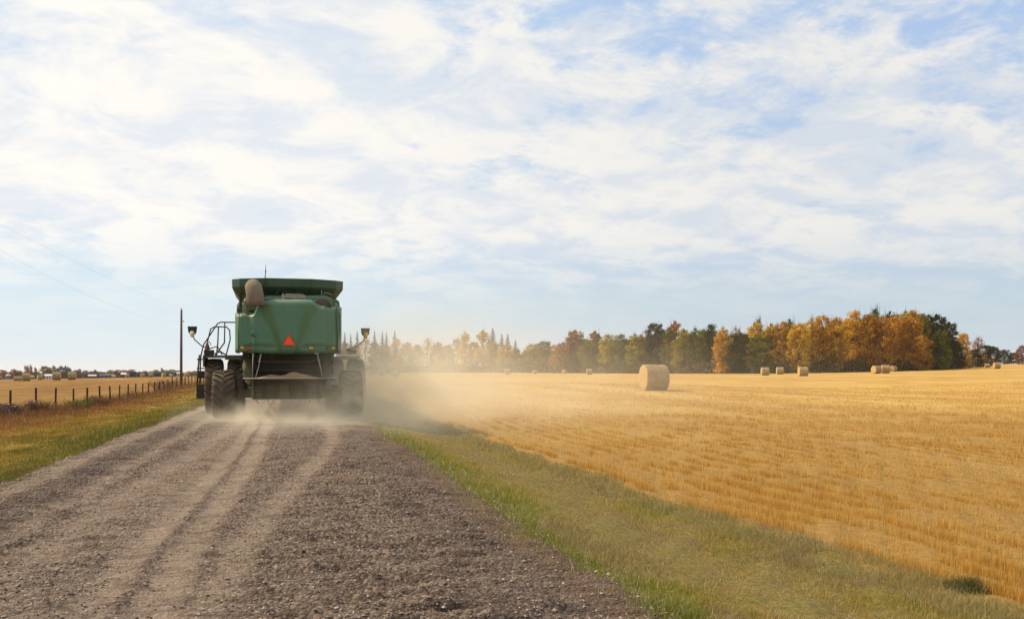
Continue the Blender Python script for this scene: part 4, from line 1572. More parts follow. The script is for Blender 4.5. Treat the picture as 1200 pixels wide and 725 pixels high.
LEAF = {
    'gold': leafmat('golden autumn leaves', (0.367, 0.188, 0.024), (0.950, 0.654, 0.085)),
    'amber': leafmat('amber autumn leaves', (0.302, 0.140, 0.022), (0.947, 0.501, 0.065)),
    'orange': leafmat('orange autumn leaves', (0.410, 0.188, 0.020), (0.950, 0.608, 0.062)),
    'rust': leafmat('rust red autumn leaves', (0.174, 0.066, 0.027), (0.619, 0.265, 0.084)),
    'olive': leafmat('olive autumn leaves', (0.117, 0.100, 0.016), (0.595, 0.471, 0.068)),
    'yellowgreen': leafmat('yellow green leaves', (0.162, 0.140, 0.020), (0.743, 0.608, 0.068)),
    'green': leafmat('dull green leaves', (0.054, 0.062, 0.011), (0.338, 0.327, 0.047)),
    'dark': leafmat('dark green leaves', (0.019, 0.026, 0.008), (0.118, 0.118, 0.025)),
    'spruce': leafmat('dark spruce needles', (0.009, 0.015, 0.009), (0.045, 0.062, 0.034), 0.05),
    'brown': leafmat('brown autumn leaves', (0.163, 0.101, 0.038), (0.592, 0.386, 0.141)),
    'grey': leafmat('grey green poplar leaves', (0.092, 0.092, 0.062), (0.314, 0.280, 0.190)),
    'pink': leafmat('faded red brown leaves', (0.201, 0.109, 0.062), (0.582, 0.358, 0.213)),
}
M_BARK = mat('grey brown bark', lambda nt: pbsdf(nt, (0.105, 0.085, 0.065), 0.95, 0.1))


def crown_mesh(name, seed, rx, z0, nclump, nleaf, leaf, narrow=1.0, conic=0.0):
    """unit-height crown (z 0..1): clumps of leaf faces spread through an uneven envelope"""
    rg = np.random.default_rng(seed)
    cs = []
    while len(cs) < nclump:
        z = z0 + (0.95 - z0) * rg.random()
        t = (z - z0) / (1 - z0)
        env = rx * (math.sin(math.pi * min(1, .16 + t * .80)) ** .6) * (1 - conic * t)
        a = rg.random() * 6.283
        r_ = env * rg.random() ** .42 * (.82 + .22 * rg.random())
        if rg.random() > (env / rx) ** 1.2 + .25:
            continue
        cs.append((math.cos(a) * r_, math.sin(a) * r_, z, (.055 + .055 * rg.random()) * (1 - .30 * t)))
    cs.append((0, 0, .955, .035))
    tris, tone = [], []
    for (x, y, z, rad) in cs:
        n = int(nleaf * (.6 + .8 * rg.random()))
        dirs = rg.normal(0, 1, (n, 3))
        dirs /= np.linalg.norm(dirs, axis=1)[:, None]
        rr = rad * (rg.random(n) ** .45) * (1 + .5 * rg.normal(0, .3, n))
        p = np.array([x, y, z]) + dirs * rr[:, None] * np.array([1.15, 1.15, .95])
        nrm = dirs + rg.normal(0, .55, (n, 3)) + np.array([0, 0, .35])
        nrm /= np.linalg.norm(nrm, axis=1)[:, None]
        u = np.cross(nrm, rg.normal(0, 1, (n, 3)))
        u /= np.linalg.norm(u, axis=1)[:, None]
        v = np.cross(nrm, u)
        s = leaf * (.6 + .9 * rg.random(n))[:, None]
        q = np.stack([p + u * s, p + v * s * .8, p - u * s, p - v * s * .8], 1)
        tris.append(q)
        tn = rg.random() * .7
        tone.append(np.clip(tn + rg.random(n) * .45, 0, 1))
    q = np.concatenate(tris)
    q[..., 2] = np.clip(q[..., 2], 0.01, 1.0)
    n = len(q)
    me = new_mesh(name, q.reshape(-1, 3), np.arange(n * 4).reshape(n, 4), LEAF['gold'])
    col_attr(me, 'tone', np.repeat(np.concatenate(tone), 4))
    return me


def trunk_mesh(name, seed, rx, twigs=0, zt=.8):
    rg = np.random.default_rng(seed)
    mb = MB()
    mb.tube([(0, 0, -.02), (.01, 0, .25), (.0, .01, .55), (.01, 0, zt)], [.014, .011, .007, .003], 7)
    for k in range(12):
        z = .18 + .55 * k / 12
        a = rg.random() * 6.283
        l = rx * (.55 + .4 * rg.random())
        mb.tube([(0, 0, z), (math.cos(a) * l * .5, math.sin(a) * l * .5, z + .08), (math.cos(a) * l, math.sin(a) * l, z + .18)], [.006, .004, .0015], 5)
    for k in range(twigs):
        a = rg.random() * 6.283
        r0 = rx * .5 * rg.random()
        x0, y0, z0 = math.cos(a) * r0, math.sin(a) * r0, .72 + .1 * rg.random()
        z1 = 1.0 + .09 * rg.random()
        mb.tube([(x0 * .3, y0 * .3, z0 - .15), (x0, y0, z0), (x0 * 1.3, y0 * 1.3, z1)], [.004, .003, .001], 4)
        for q in range(3):
            b = rg.random() * 6.283
            zz = z0 + (z1 - z0) * (.3 + .2 * q)
            mb.tube([(x0 * 1.15, y0 * 1.15, zz), (x0 * 1.15 + math.cos(b) * .04, y0 * 1.15 + math.sin(b) * .04, zz + .05)], [.002, .0008], 4)
    o = mb.build(name, M_BARK)
    me = o.data
    bpy.data.objects.remove(o)
    return me


ROUND = [(crown_mesh('crown', 100 + i, .30, .04, 120, 64, .0125), trunk_mesh('trunk', 200 + i, .28, 3)) for i in range(4)]
TALL = [(crown_mesh('crown', 110 + i, .20, .05, 90, 64, .0115), trunk_mesh('trunk', 210 + i, .18, 4)) for i in range(4)]
SPARSE = [(crown_mesh('crown', 120 + i, .24, .12, 60, 40, .0110), trunk_mesh('trunk', 220 + i, .24, 16, .9)) for i in range(2)]
BUSH = [(crown_mesh('crown', 130 + i, .62, .02, 64, 60, .026), trunk_mesh('trunk', 230 + i, .5, 0)) for i in range(2)]


def spruce_mesh(seed):
    rg = np.random.default_rng(seed)
    qs, tone = [], []
    lv = 26
    for k in range(lv):
        t = k / (lv - 1)
        z = .08 + .88 * t
        rad = .135 * (1 - t) ** .85 + .008
        nb = max(6, int(16 * (1 - t * .55)))
        for b in range(nb):
            a = rg.random() * 6.283
            l = rad * (.65 + .5 * rg.random())
            ca, sa = math.cos(a), math.sin(a)
            wd = .012 + .012 * (1 - t)
            dr = .035 * (1 - t * .6)
            tn = rg.random()
            for s in range(3):
                f0, f1 = s / 3, (s + 1) / 3
                za, zb_ = z - dr * f0 ** 1.5, z - dr * f1 ** 1.5
                w0, w1 = wd * (1 - .4 * f0), wd * (1 - .85 * f1)
                for tw in (-.6, .6):
                    qs.append([(ca * l * f0 - sa * w0, sa * l * f0 + ca * w0, za + tw * w0), (ca * l * f1 - sa * w1, sa * l * f1 + ca * w1, zb_ + tw * w1),
                               (ca * l * f1 + sa * w1, sa * l * f1 - ca * w1, zb_ - tw * w1), (ca * l * f0 + sa * w0, sa * l * f0 - ca * w0, za - tw * w0)])
                    tone.append(tn)
    q = np.array(qs)
    n = len(q)
    q = np.concatenate([q.reshape(-1, 3)])
    me = new_mesh('crown', q, np.arange(n * 4).reshape(n, 4), LEAF['spruce'])
    col_attr(me, 'tone', np.repeat(np.array(tone), 4))
    mb = MB()
    mb.tube([(0, 0, -.02), (0, 0, .5), (0, 0, 1.0)], [.013, .008, .001], 6)
    o = mb.build('trunk', M_BARK)
    tm = o.data
    bpy.data.objects.remove(o)
    return me, tm


SPRUCE = [spruce_mesh(300 + i) for i in range(3)]
SHAPES = {'round': (ROUND, .32, 'autumn_tree'), 'tall': (TALL, .225, 'autumn_tree'), 'sparse': (SPARSE, .27, 'autumn_tree'),
          'bush': (BUSH, .68, 'bush'), 'spruce': (SPRUCE, .135, 'spruce_tree')}
_cnt = {}


def tree(px, top_y, wpx, d, shape, leaf, label, group, dz=0.0, name=None, cat=None):
    x, y = P(px, d)
    z = gz1(x, y) - .05 + dz
    h = zy(top_y, d) - z
    protos, rx, nm = SHAPES[shape]
    i = _cnt.get(shape, 0)
    _cnt[shape] = i + 1
    cm, tm = protos[(i * 7 + i // 3) % len(protos)]
    e = empty(name or nm, (x, y, z), random.random() * 6.283)
    wsc = (wpx / 2 * d / F_PX) / rx
    wsc = max(.45 * h, min(2.2 * h, wsc))
    for nm2, me in (('crown', cm), ('trunk', tm)):
        o = link(nm2, me, e)
        o.scale = (wsc, wsc, h)
        if nm2 == 'crown':
            o.material_slots[0].link = 'OBJECT'
            o.material_slots[0].material = LEAF[leaf]
    tag(e, label, cat or ('spruce' if shape == 'spruce' else 'bush' if shape == 'bush' else 'tree'), group)
    return e


def dline(px):
    return float(np.interp(px, [400, 520, 620, 690, 760, 850, 900, 1100, 1130, 1200], [440, 400, 352, 330, 290, 245, 236, 246, 262, 380]))


GW = 'trees along the edge of the wood right of the road'
FRONT = [
    # px, top, width, ddepth, shape, leaf, label
    (623, 402, 22, 6, 'round', 'yellowgreen', 'low yellow green tree right of the gap in the wood, behind the slumped bale'),
    (637, 399, 28, 0, 'round', 'olive', 'green and orange tree with a rounded top right of the gap in the wood'),
    (655, 402, 24, 0, 'round', 'amber', 'low amber tree between the rounded olive one and the big rust red one'),
    (674, 386, 34, 4, 'round', 'rust', 'big rust red tree with a broad top left of the green trees'),
    (697, 387, 24, 6, 'tall', 'rust', 'narrower rust red tree right of the broad rust red one'),
    (688, 397, 22, -4, 'tall', 'olive', 'olive tree before the gap between the two rust red ones'),
    (712, 391, 22, 0, 'tall', 'yellowgreen', 'yellow green slim tree right of the narrower rust red one'),
    (728, 391, 24, 0, 'tall', 'green', 'green tree with a yellow tinge above the left of the largest bale'),
    (744, 390, 24, 2, 'tall', 'yellowgreen', 'thin pale tree above the left edge of the largest bale'),
    (757, 386, 22, 4, 'sparse', 'brown', 'thin brownish tree at the left shoulder of the tall dark green one'),
    (769, 378, 30, 0, 'round', 'dark', 'tall dark green tree right above the largest bale'),
    (784, 383, 20, -3, 'tall', 'green', 'dull green slim tree at the right shoulder of the tall dark green one'),
    (791, 375, 22, 5, 'tall', 'rust', 'tree with a rusty top rising behind the green trees'),
    (801, 384, 26, -2, 'round', 'olive', 'olive tree right of the rusty top'),
    (815, 383, 22, 0, 'tall', 'green', 'green tree midway between the rusty top and the slim orange one'),
    (824, 385, 20, 2, 'tall', 'green', 'green tree with a ragged top left of the pointed dark one'),
    (833, 379, 22, 0, 'tall', 'dark', 'pointed dark green tree left of the slim orange one'),
    (847, 382, 22, -8, 'tall', 'orange', 'slim bright orange tree standing before dark green ones'),
    (862, 383, 22, 8, 'sparse', 'gold', 'thin golden tree behind the slim orange one'),
    (868, 389, 36, -6, 'round', 'dark', 'broad dark green tree right of the slim orange one'),
    (891, 393, 32, -7, 'round', 'green', 'lower dark green tree above the pair of bales'),
    (884, 376, 26, 8, 'round', 'gold', 'golden tree rising behind the broad dark green one'),
    (890, 372, 14, 11, 'sparse', 'brown', 'nearly bare tree with thin twigs above the golden ones'),
    (904, 378, 24, 5, 'tall', 'gold', 'golden tree above the right one of the pair of bales'),
    (917, 376, 26, 2, 'round', 'orange', 'orange gold tree above the gap between the pair and the single bale'),
    (925, 373, 22, 10, 'tall', 'olive', 'tree with an olive green top between golden ones'),
    (936, 378, 28, -3, 'round', 'gold', 'golden tree directly above the single nearer bale'),
    (951, 371, 26, 0, 'tall', 'gold', 'pale golden tree right of the single nearer bale'),
    (965, 368, 30, 0, 'round', 'orange', 'wide bright golden tree with a rounded top'),
    (980, 370, 26, -3, 'round', 'gold', 'golden tree between the wide bright one and the tall pointed one'),
    (993, 372, 22, 3, 'tall', 'orange', 'orange tree at the left foot of the tall pointed one'),
    (1003, 363, 28, 0, 'tall', 'orange', 'tall pointed orange gold tree left of the trio of bales'),
    (1018, 367, 28, -2, 'round', 'amber', 'amber tree above the left bale of the trio'),
    (1026, 360, 22, 12, 'sparse', 'green', 'dark thin topped tree, highest of the wood'),
    (1034, 369, 28, -4, 'round', 'amber', 'dull amber tree above the widest bale of the trio'),
    (1043, 363, 22, 10, 'tall', 'dark', 'dark green top rising behind the amber trees'),
    (1052, 367, 28, -1, 'round', 'amber', 'brownish amber tree right of the trio of bales'),
    (1061, 363, 24, 7, 'tall', 'yellowgreen', 'yellow green top behind the amber trees'),
    (1069, 363, 30, -1, 'round', 'orange', 'high orange tree left of the dark green end of the wood'),
    (1082, 366, 28, 3, 'round', 'olive', 'olive and orange tree between the high orange and the dark green ones'),
    (1081, 392, 24, -8, 'round', 'amber', 'low amber tree standing before the dark green end of the wood'),
    (1097, 367, 32, 2, 'round', 'dark', 'tall dark green tree with a rounded top near the right end of the wood'),
    (1112, 376, 26, 0, 'round', 'dark', 'dark green tree stepping down at the right end of the wood'),
    (1101, 385, 26, -5, 'round', 'green', 'dull green tree before the tall dark one at the right end'),
    (1128, 390, 20, -4, 'round', 'orange', 'small orange tree in the notch right of the dark green trees'),
    (1120, 400, 22, -2, 'round', 'dark', 'low dark green tree under the small orange one'),
    (1146, 395, 18, 6, 'sparse', 'rust', 'thin rusty red tree with open branches right of the small orange one'),
    (1141, 409, 22, -2, 'round', 'dark', 'low dark tree at the foot of the thin rusty one'),
    (1155, 404, 28, 4, 'round', 'dark', 'broad low dark green tree behind the last bale'),
]
for (px, ty, wpx, dd, shp, leaf, lab) in FRONT:
    tree(px, ty, wpx * 1.12, dline(px) + dd, shp, leaf, lab, GW)
# far dark trees on the hill at the right edge
for (px, ty, wpx, d, shp, leaf, lab) in [
    (1166, 406, 18, 400, 'round', 'dark', 'blue green far tree on the hill, first right of the wood'),
    (1177, 409, 20, 405, 'round', 'dark', 'blue green far tree in the middle of the hill row'),
    (1188, 413, 18, 410, 'round', 'dark', 'lowest blue green far tree at the right end of the hill row'),
    (1198, 404, 16, 300, 'round', 'rust', 'rusty orange tree at the right edge of the picture')]:
    tree(px, ty, wpx, d, shp, leaf, lab, 'trees on the far hill at the right')

# hazy stretch behind the dust
HAZE_T = [
    (404, 'brown'), (416, 'olive'), (428, 'gold'), (440, 'brown'), (452, 'olive'), (465, 'gold'), (477, 'brown'), (489, 'olive'),
    (501, 'gold'), (513, 'brown'), (525, 'olive'), (536, 'brown'),
]
for i, (px, leaf) in enumerate(HAZE_T):
    tree(px, 400 + 4 * math.sin(i * 2.1), 22, dline(px) + 4 * math.cos(i * 1.7), ('round', 'tall', 'sparse')[i % 3] if i % 3 != 2 or px < 480 else 'sparse', leaf,
         'pale ' + {'brown': 'brown', 'olive': 'olive', 'gold': 'yellow'}[leaf] + ' tree veiled by dust in the low wood behind the plume', 'low trees veiled by the dust')
for (px, ty, wpx, shp, leaf, lab) in [
    (545, 388, 18, 'tall', 'gold', 'yellow slim tree left of the tall yellow one, at the edge of the dust'),
    (556, 400, 16, 'round', 'brown', 'low brown tree between the two tall yellow ones'),
    (566, 386, 20, 'tall', 'gold', 'tall yellow tree directly left of the tallest spruce'),
    (580, 401, 20, 'round', 'brown', 'brown tree at the foot of the tallest spruce'),
    (593, 403, 22, 'round', 'gold', 'low yellow tree in front of the group of spruces'),
    (606, 408, 18, 'round', 'brown', 'low brown tree left of the gap in the wood')]:
    tree(px, ty, wpx * 1.15, dline(px), shp, leaf, lab, 'trees at the edge of the dust')
for (px, ty, wpx, lab) in [
    (404, 389, 7, 'pale spruce top nearest to the right side of the combine'), (411, 391, 7, 'short spruce top beside the combine'),
    (418.5, 388, 9, 'pale spruce left of the right warning lamp of the combine'), (439, 387, 8, 'spruce top right of the warning lamp, first of the thin trio'),
    (448, 388, 8, 'spruce top in the middle of the thin trio'), (453, 389, 8, 'spruce top at the right of the thin trio'),
    (462.5, 387, 10, 'pointed pale spruce standing alone right of the thin trio'),
    (577.5, 384, 15, 'tallest dark spruce at the right of the yellow trees'), (588, 391, 12, 'dark spruce directly right of the tallest one'),
    (595, 391, 12, 'dark spruce in the middle of the right group'), (604, 398, 11, 'shortest dark spruce at the gap in the wood')]:
    tree(px, ty - 1, wpx * 1.9, dline(px) + 10, 'spruce', 'spruce', lab, 'spruces rising above the wood')

# second rows: only their tops and what shows between the front crowns can be seen
topline = [(612, 409), (630, 402), (655, 404), (674, 391), (700, 392), (730, 395), (760, 388), (790, 383), (820, 388), (850, 386), (870, 384), (900, 380), (950, 377),
           (1000, 372), (1030, 368), (1070, 368), (1095, 372), (1112, 382)]
cols_ = {0: 'green', 1: 'olive', 2: 'gold', 3: 'amber'}
for r_ in range(2):
    px = 618 + r_ * 6
    k = 0
    while px < 1112:
        ty = float(np.interp(px, [a for a, b in topline], [b for a, b in topline])) + 3 + 4 * random.random()
        c = random.choice(['olive', 'green', 'rust']) if px < 720 else random.choice(['green', 'dark', 'olive']) if px < 870 else random.choice(['gold', 'amber', 'olive'])
        if px > 1085:
            c = 'dark'
        word = {'olive': 'olive', 'green': 'dull green', 'rust': 'rusty', 'dark': 'dark green', 'gold': 'golden', 'amber': 'amber'}[c]
        tree(px, ty, 26, dline(px) + 7 + r_ * 7, 'round', c, word + ' tree crowded in behind the front row of the wood', 'inner ' + word + ' trees of the wood')
        px += 15 + 4 * random.random()

# dark bushes and saplings along the foot of the wood
UB = []
for px in np.arange(400, 1160, 1.15):
    d = dline(px) - 4 + 5 * rng.random()
    UB.append((px, d))


def undergrowth():
    qs, cl = [], []
    for (px, d) in UB:
        x0, y0 = P(px, d)
        z0 = gz1(x0, y0)
        hh = 1.6 + 2.2 * vnoise(np.array([px * .09]), np.array([.5]), 81)[0]
        n = 46
        p = np.stack([x0 + rng.normal(0, 1.1, n), y0 + rng.normal(0, 1.1, n), z0 + hh * rng.random(n) ** 1.1], -1)
        nr = rng.normal(0, 1, (n, 3))
        nr /= np.linalg.norm(nr, axis=1)[:, None]
        u = np.cross(nr, rng.normal(0, 1, (n, 3)))
        u /= np.linalg.norm(u, axis=1)[:, None]
        v = np.cross(nr, u)
        s = (.13 + .16 * rng.random(n))[:, None] * (d / 240)
        qs.append(np.stack([p + u * s, p + v * s, p - u * s, p - v * s], 1))
        base = pick(rng.random(n) ** 1.6, [(.035, .028, .010), (.085, .058, .018), (.17, .095, .025), (.28, .165, .035)])
        cl.append(base)
    q = np.concatenate(qs)
    c = np.concatenate(cl)
    n = len(q)
    me = new_mesh('undergrowth', q.reshape(-1, 3), np.arange(n * 4).reshape(n, 4), M_BLADE)
    a = me.attributes.new('col', 'FLOAT_COLOR', 'POINT')
    a.data.foreach_set('color', np.concatenate([np.repeat(c, 4, 0), np.ones((n * 4, 1))], 1).astype(np.float32).ravel())
    tag(link('undergrowth', me), 'dark brown and green brush along the foot of the wood', 'undergrowth', kind='stuff')


undergrowth()

# ---- far left: farmstead and its trees
FD = 600.0
M_WHITE = mat('white painted metal', lambda nt: pbsdf(nt, (0.66, 0.65, 0.63), 0.7, 0.1))
M_ROOF = mat('pale roof metal', lambda nt: pbsdf(nt, (0.50, 0.48, 0.47), 0.8, 0.1))
M_BLUE = mat('blue grey steel', lambda nt: pbsdf(nt, (0.07, 0.105, 0.16), 0.5, 0.4))
M_NAVY = mat('dark blue steel cladding', lambda nt: pbsdf(nt, (0.030, 0.038, 0.06), 0.9, 0.0))
M_BARN = mat('dark red barn paint', lambda nt: pbsdf(nt, (0.16, 0.035, 0.035), 0.8, 0.2))
M_SHEDK = mat('dark brown shed boards', lambda nt: pbsdf(nt, (0.050, 0.032, 0.030), 0.95, 0.0))
M_GREYB = mat('blue grey cladding', lambda nt: pbsdf(nt, (0.13, 0.15, 0.19), 0.9, 0.0))
M_OPEN = mat('dark opening', lambda nt: pbsdf(nt, (0.02, 0.02, 0.02), 0.9, 0.1))
K = FD / F_PX                      # metres per photo pixel out there


def house(px0, px1, y_top, y_eave, y_base, wallm, roofm, name, label, cat, d=FD, doors=((.5, .3),), depth=8.0):
    k = d / F_PX
    xm, ym = P((px0 + px1) / 2, d)
    z = min(gz1(xm, ym), zy(y_base, d))
    w_ = (px1 - px0) * k
    he, ht = zy(y_eave, d) - z, zy(y_top, d) - z
    e = empty(name, (xm, ym, z), -math.atan(((px0 + px1) / 2 - 600) / F_PX) - YAW)
    mb = MB()
    mb.loft([[(-w_ / 2, 0, -.3), (w_ / 2, 0, -.3), (w_ / 2, 0, he), (-w_ / 2, 0, he)],
             [(-w_ / 2, depth, -.3), (w_ / 2, depth, -.3), (w_ / 2, depth, he), (-w_ / 2, depth, he)]])
    for s in (-1, 1):
        mb.add([(s * w_ / 2 * .998, 0, he), (s * w_ / 2 * .998, depth, he), (s * w_ / 2 * .998, depth / 2, ht)], [(0, 1, 2)])
    mb.build('wall', wallm, e)
    mb = MB()
    o_ = .4
    mb.loft([[(-w_ / 2 - o_, -o_, he - .05), (-w_ / 2 - o_, depth / 2, ht), (-w_ / 2 - o_, depth + o_, he - .05), (-w_ / 2 - o_, depth + o_, he + .12), (-w_ / 2 - o_, depth / 2, ht + .18), (-w_ / 2 - o_, -o_, he + .12)],
             [(w_ / 2 + o_, -o_, he - .05), (w_ / 2 + o_, depth / 2, ht), (w_ / 2 + o_, depth + o_, he - .05), (w_ / 2 + o_, depth + o_, he + .12), (w_ / 2 + o_, depth / 2, ht + .18), (w_ / 2 + o_, -o_, he + .12)]])
    mb.build('roof', roofm, e)
    for (u, ww) in doors:
        mb = MB()
        x = -w_ / 2 + u * w_
        mb.box(x - ww * w_ / 2, x + ww * w_ / 2, -.06, -.004, 0, he * .75)
        mb.build('door', M_OPEN, e)
    tag(e, label, cat)
    return e


# grain bin
x, y = P(9.8, FD)
z = zy(444.5, FD)
e = empty('grain_bin', (x, y, z))
rb = 3.4 * K
hb = 4.6 * K
mb = MB()
prof = [(-1.0, rb)]
for k in range(14):
    prof += [(hb * k / 14, rb), (hb * (k + .5) / 14, rb + .03)]
prof += [(hb, rb)]
mb.lathe(prof, 32, 'Z')
mb.build('wall', M_BLUE, e)
mb = MB()
mb.lathe([(hb - .02, rb + .12), (hb + 2.2 * K * .9, .35), (hb + 2.2 * K, .3), (hb + 2.3 * K, .001)], 32, 'Z')
mb.build('roof', M_ROOF, e)
tag(e, 'round blue grey grain bin with pale conical roof at the far left', 'grain bin')

# auger
def auger(px0, y0, px1, y1, label):
    x0_, y0_ = P(px0, FD - 8)
    x1_, y1_ = P(px1, FD - 8)
    a = Vector((x0_, y0_, zy(y0, FD - 8)))
    b = Vector((x1_, y1_, zy(y1, FD - 8)))
    o0 = Vector((b.x, b.y, b.z))
    e = empty('grain_auger', o0)
    mb = MB()
    mb.tube([a - o0, Vector((0, 0, .1))], .17, 10)
    mb.build('tube', M_WHITE, e)
    mb = MB()
    mid_ = (a - o0) * .5
    for s in (-1, 1):
        mb.tube([mid_, Vector((mid_.x + .4, mid_.y + s * 1.2, .1))], .06, 6)
        mb.lathe([(-.1, .05), (-.1, .4), (.1, .4), (.1, .05)], 12, 'Y', (mid_.x + .4, mid_.y + s * 1.2, .35))
    mb.build('undercarriage', M_SHEDK, e)
    tag(e, label, 'auger')


auger(47.2, 436.2, 51.5, 441.5, 'white slanting grain auger between two bales and the white shed')
auger(-1.5, 440.2, 3.5, 443.6, 'white auger reaching in at the left edge beside the grain bin')
house(53.3, 60.5, 438.6, 440.2, 442.5, M_WHITE, M_WHITE, 'white_shed', 'small white shed right of the slanting auger', 'shed', doors=((.3, .2), (.7, .15)))
house(91.5, 96.5, 437.8, 439.4, 442.8, M_BARN, M_SHEDK, 'red_barn', 'small dark red barn right of the grey poplars', 'barn')
house(104, 112, 439, 440.5, 442.8, M_SHEDK, M_ROOF, 'farm_house', 'low farm house with a pale roof between the red barn and the long grey shed', 'house', doors=((.2, .1), (.6, .1), (.8, .1)))
house(118, 131, 438.4, 439.6, 442.3, M_GREYB, M_GREYB, 'long_shed', 'long low blue grey shed', 'shed', doors=((.15, .08), (.5, .15), (.8, .08)))
house(142.5, 147.5, 437, 438.6, 442, M_SHEDK, M_WHITE, 'small_shed', 'small shed with a white roof left of the dark blue barn', 'shed')
house(152, 159, 435.2, 435.9, 440.5, M_NAVY, M_NAVY, 'tall_barn', 'tall dark blue barn with a flat top', 'barn', doors=((.4, .3),))
house(172.5, 177.5, 437.5, 438.7, 441.5, M_SHEDK, M_SHEDK, 'black_shed', 'black shed behind the palest far bale', 'shed')
house(181, 189.5, 436.2, 437.6, 440.5, M_SHEDK, M_NAVY, 'dark_shed', 'dark shed left of the utility pole with wide doors', 'shed', doors=((.5, .4),))
house(207.5, 211.5, 436.2, 437.4, 440.5, M_WHITE, M_ROOF, 'white_shed', 'small white shed touching the utility pole from behind on its left', 'shed')
# vehicles parked in the yard
def parked_truck(px, ybase, label, m_, wpx=5.0):
    d = FD - 15
    k = d / F_PX
    x, y = P(px, d)
    z = zy(ybase, d)
    e = empty('parked_truck', (x, y, z), -math.atan((px - 600) / F_PX) - YAW)
    w_ = wpx * k
    mb = MB()
    mb.box(-w_ / 2, w_ * .12, -1.0, 1.0, .75, 2.0, .06)
    mb.loft([[(w_ * .14, -.95, .6), (w_ * .5, -.95, .6), (w_ * .5, -.95, 1.15), (w_ * .36, -.95, 1.25), (w_ * .30, -.95, 1.9), (w_ * .14, -.95, 1.95)],
             [(w_ * .14, .95, .6), (w_ * .5, .95, .6), (w_ * .5, .95, 1.15), (w_ * .36, .95, 1.25), (w_ * .30, .95, 1.9), (w_ * .14, .95, 1.95)]])
    mb.build('body', m_, e, bev=.05)
    for fx in (-.33, .36):
        for s in (-1, 1):
            mb = MB()
            mb.lathe([(-.12, .1), (-.12, .42), (.12, .42), (.12, .1)], 16, 'Y', (w_ * fx, s * .9, .42))
            mb.build('wheel', M_TYRE, e)
    tag(e, label, 'truck')


parked_truck(37.8, 443.3, 'white truck parked right of the pale topped bale', M_WHITE)
parked_truck(133.5, 442.6, 'white truck parked right of the long blue grey shed', M_WHITE, 4.5)
parked_truck(200.5, 441.6, 'pale truck parked between the dark shed and the utility pole', M_ROOF, 4.5)
parked_truck(101.5, 443.0, 'dark truck parked right of the red barn', M_NAVY, 4.5)
# long dark corral fence behind the bales
e = empty('board_fence', (*P(131, FD - 4), zy(443.4, FD - 4)), -math.atan((131 - 600) / F_PX) - YAW)
hw = 45 * K
mb = MB()
mb.box(-hw, hw, -.03, .03, .9, 1.05)
mb.box(-hw, hw, -.03, .03, .4, .65)
mb.build('rail', M_SHEDK, e)
for k in range(40):
    mb = MB()
    x = -hw + 2 * hw * k / 39
    mb.box(x - .08, x + .08, .035, .19, -.6, 1.35)
    mb.build('post', M_SHEDK, e)
tag(e, 'long low dark board fence at the edge of the left field before the farm', 'fence')

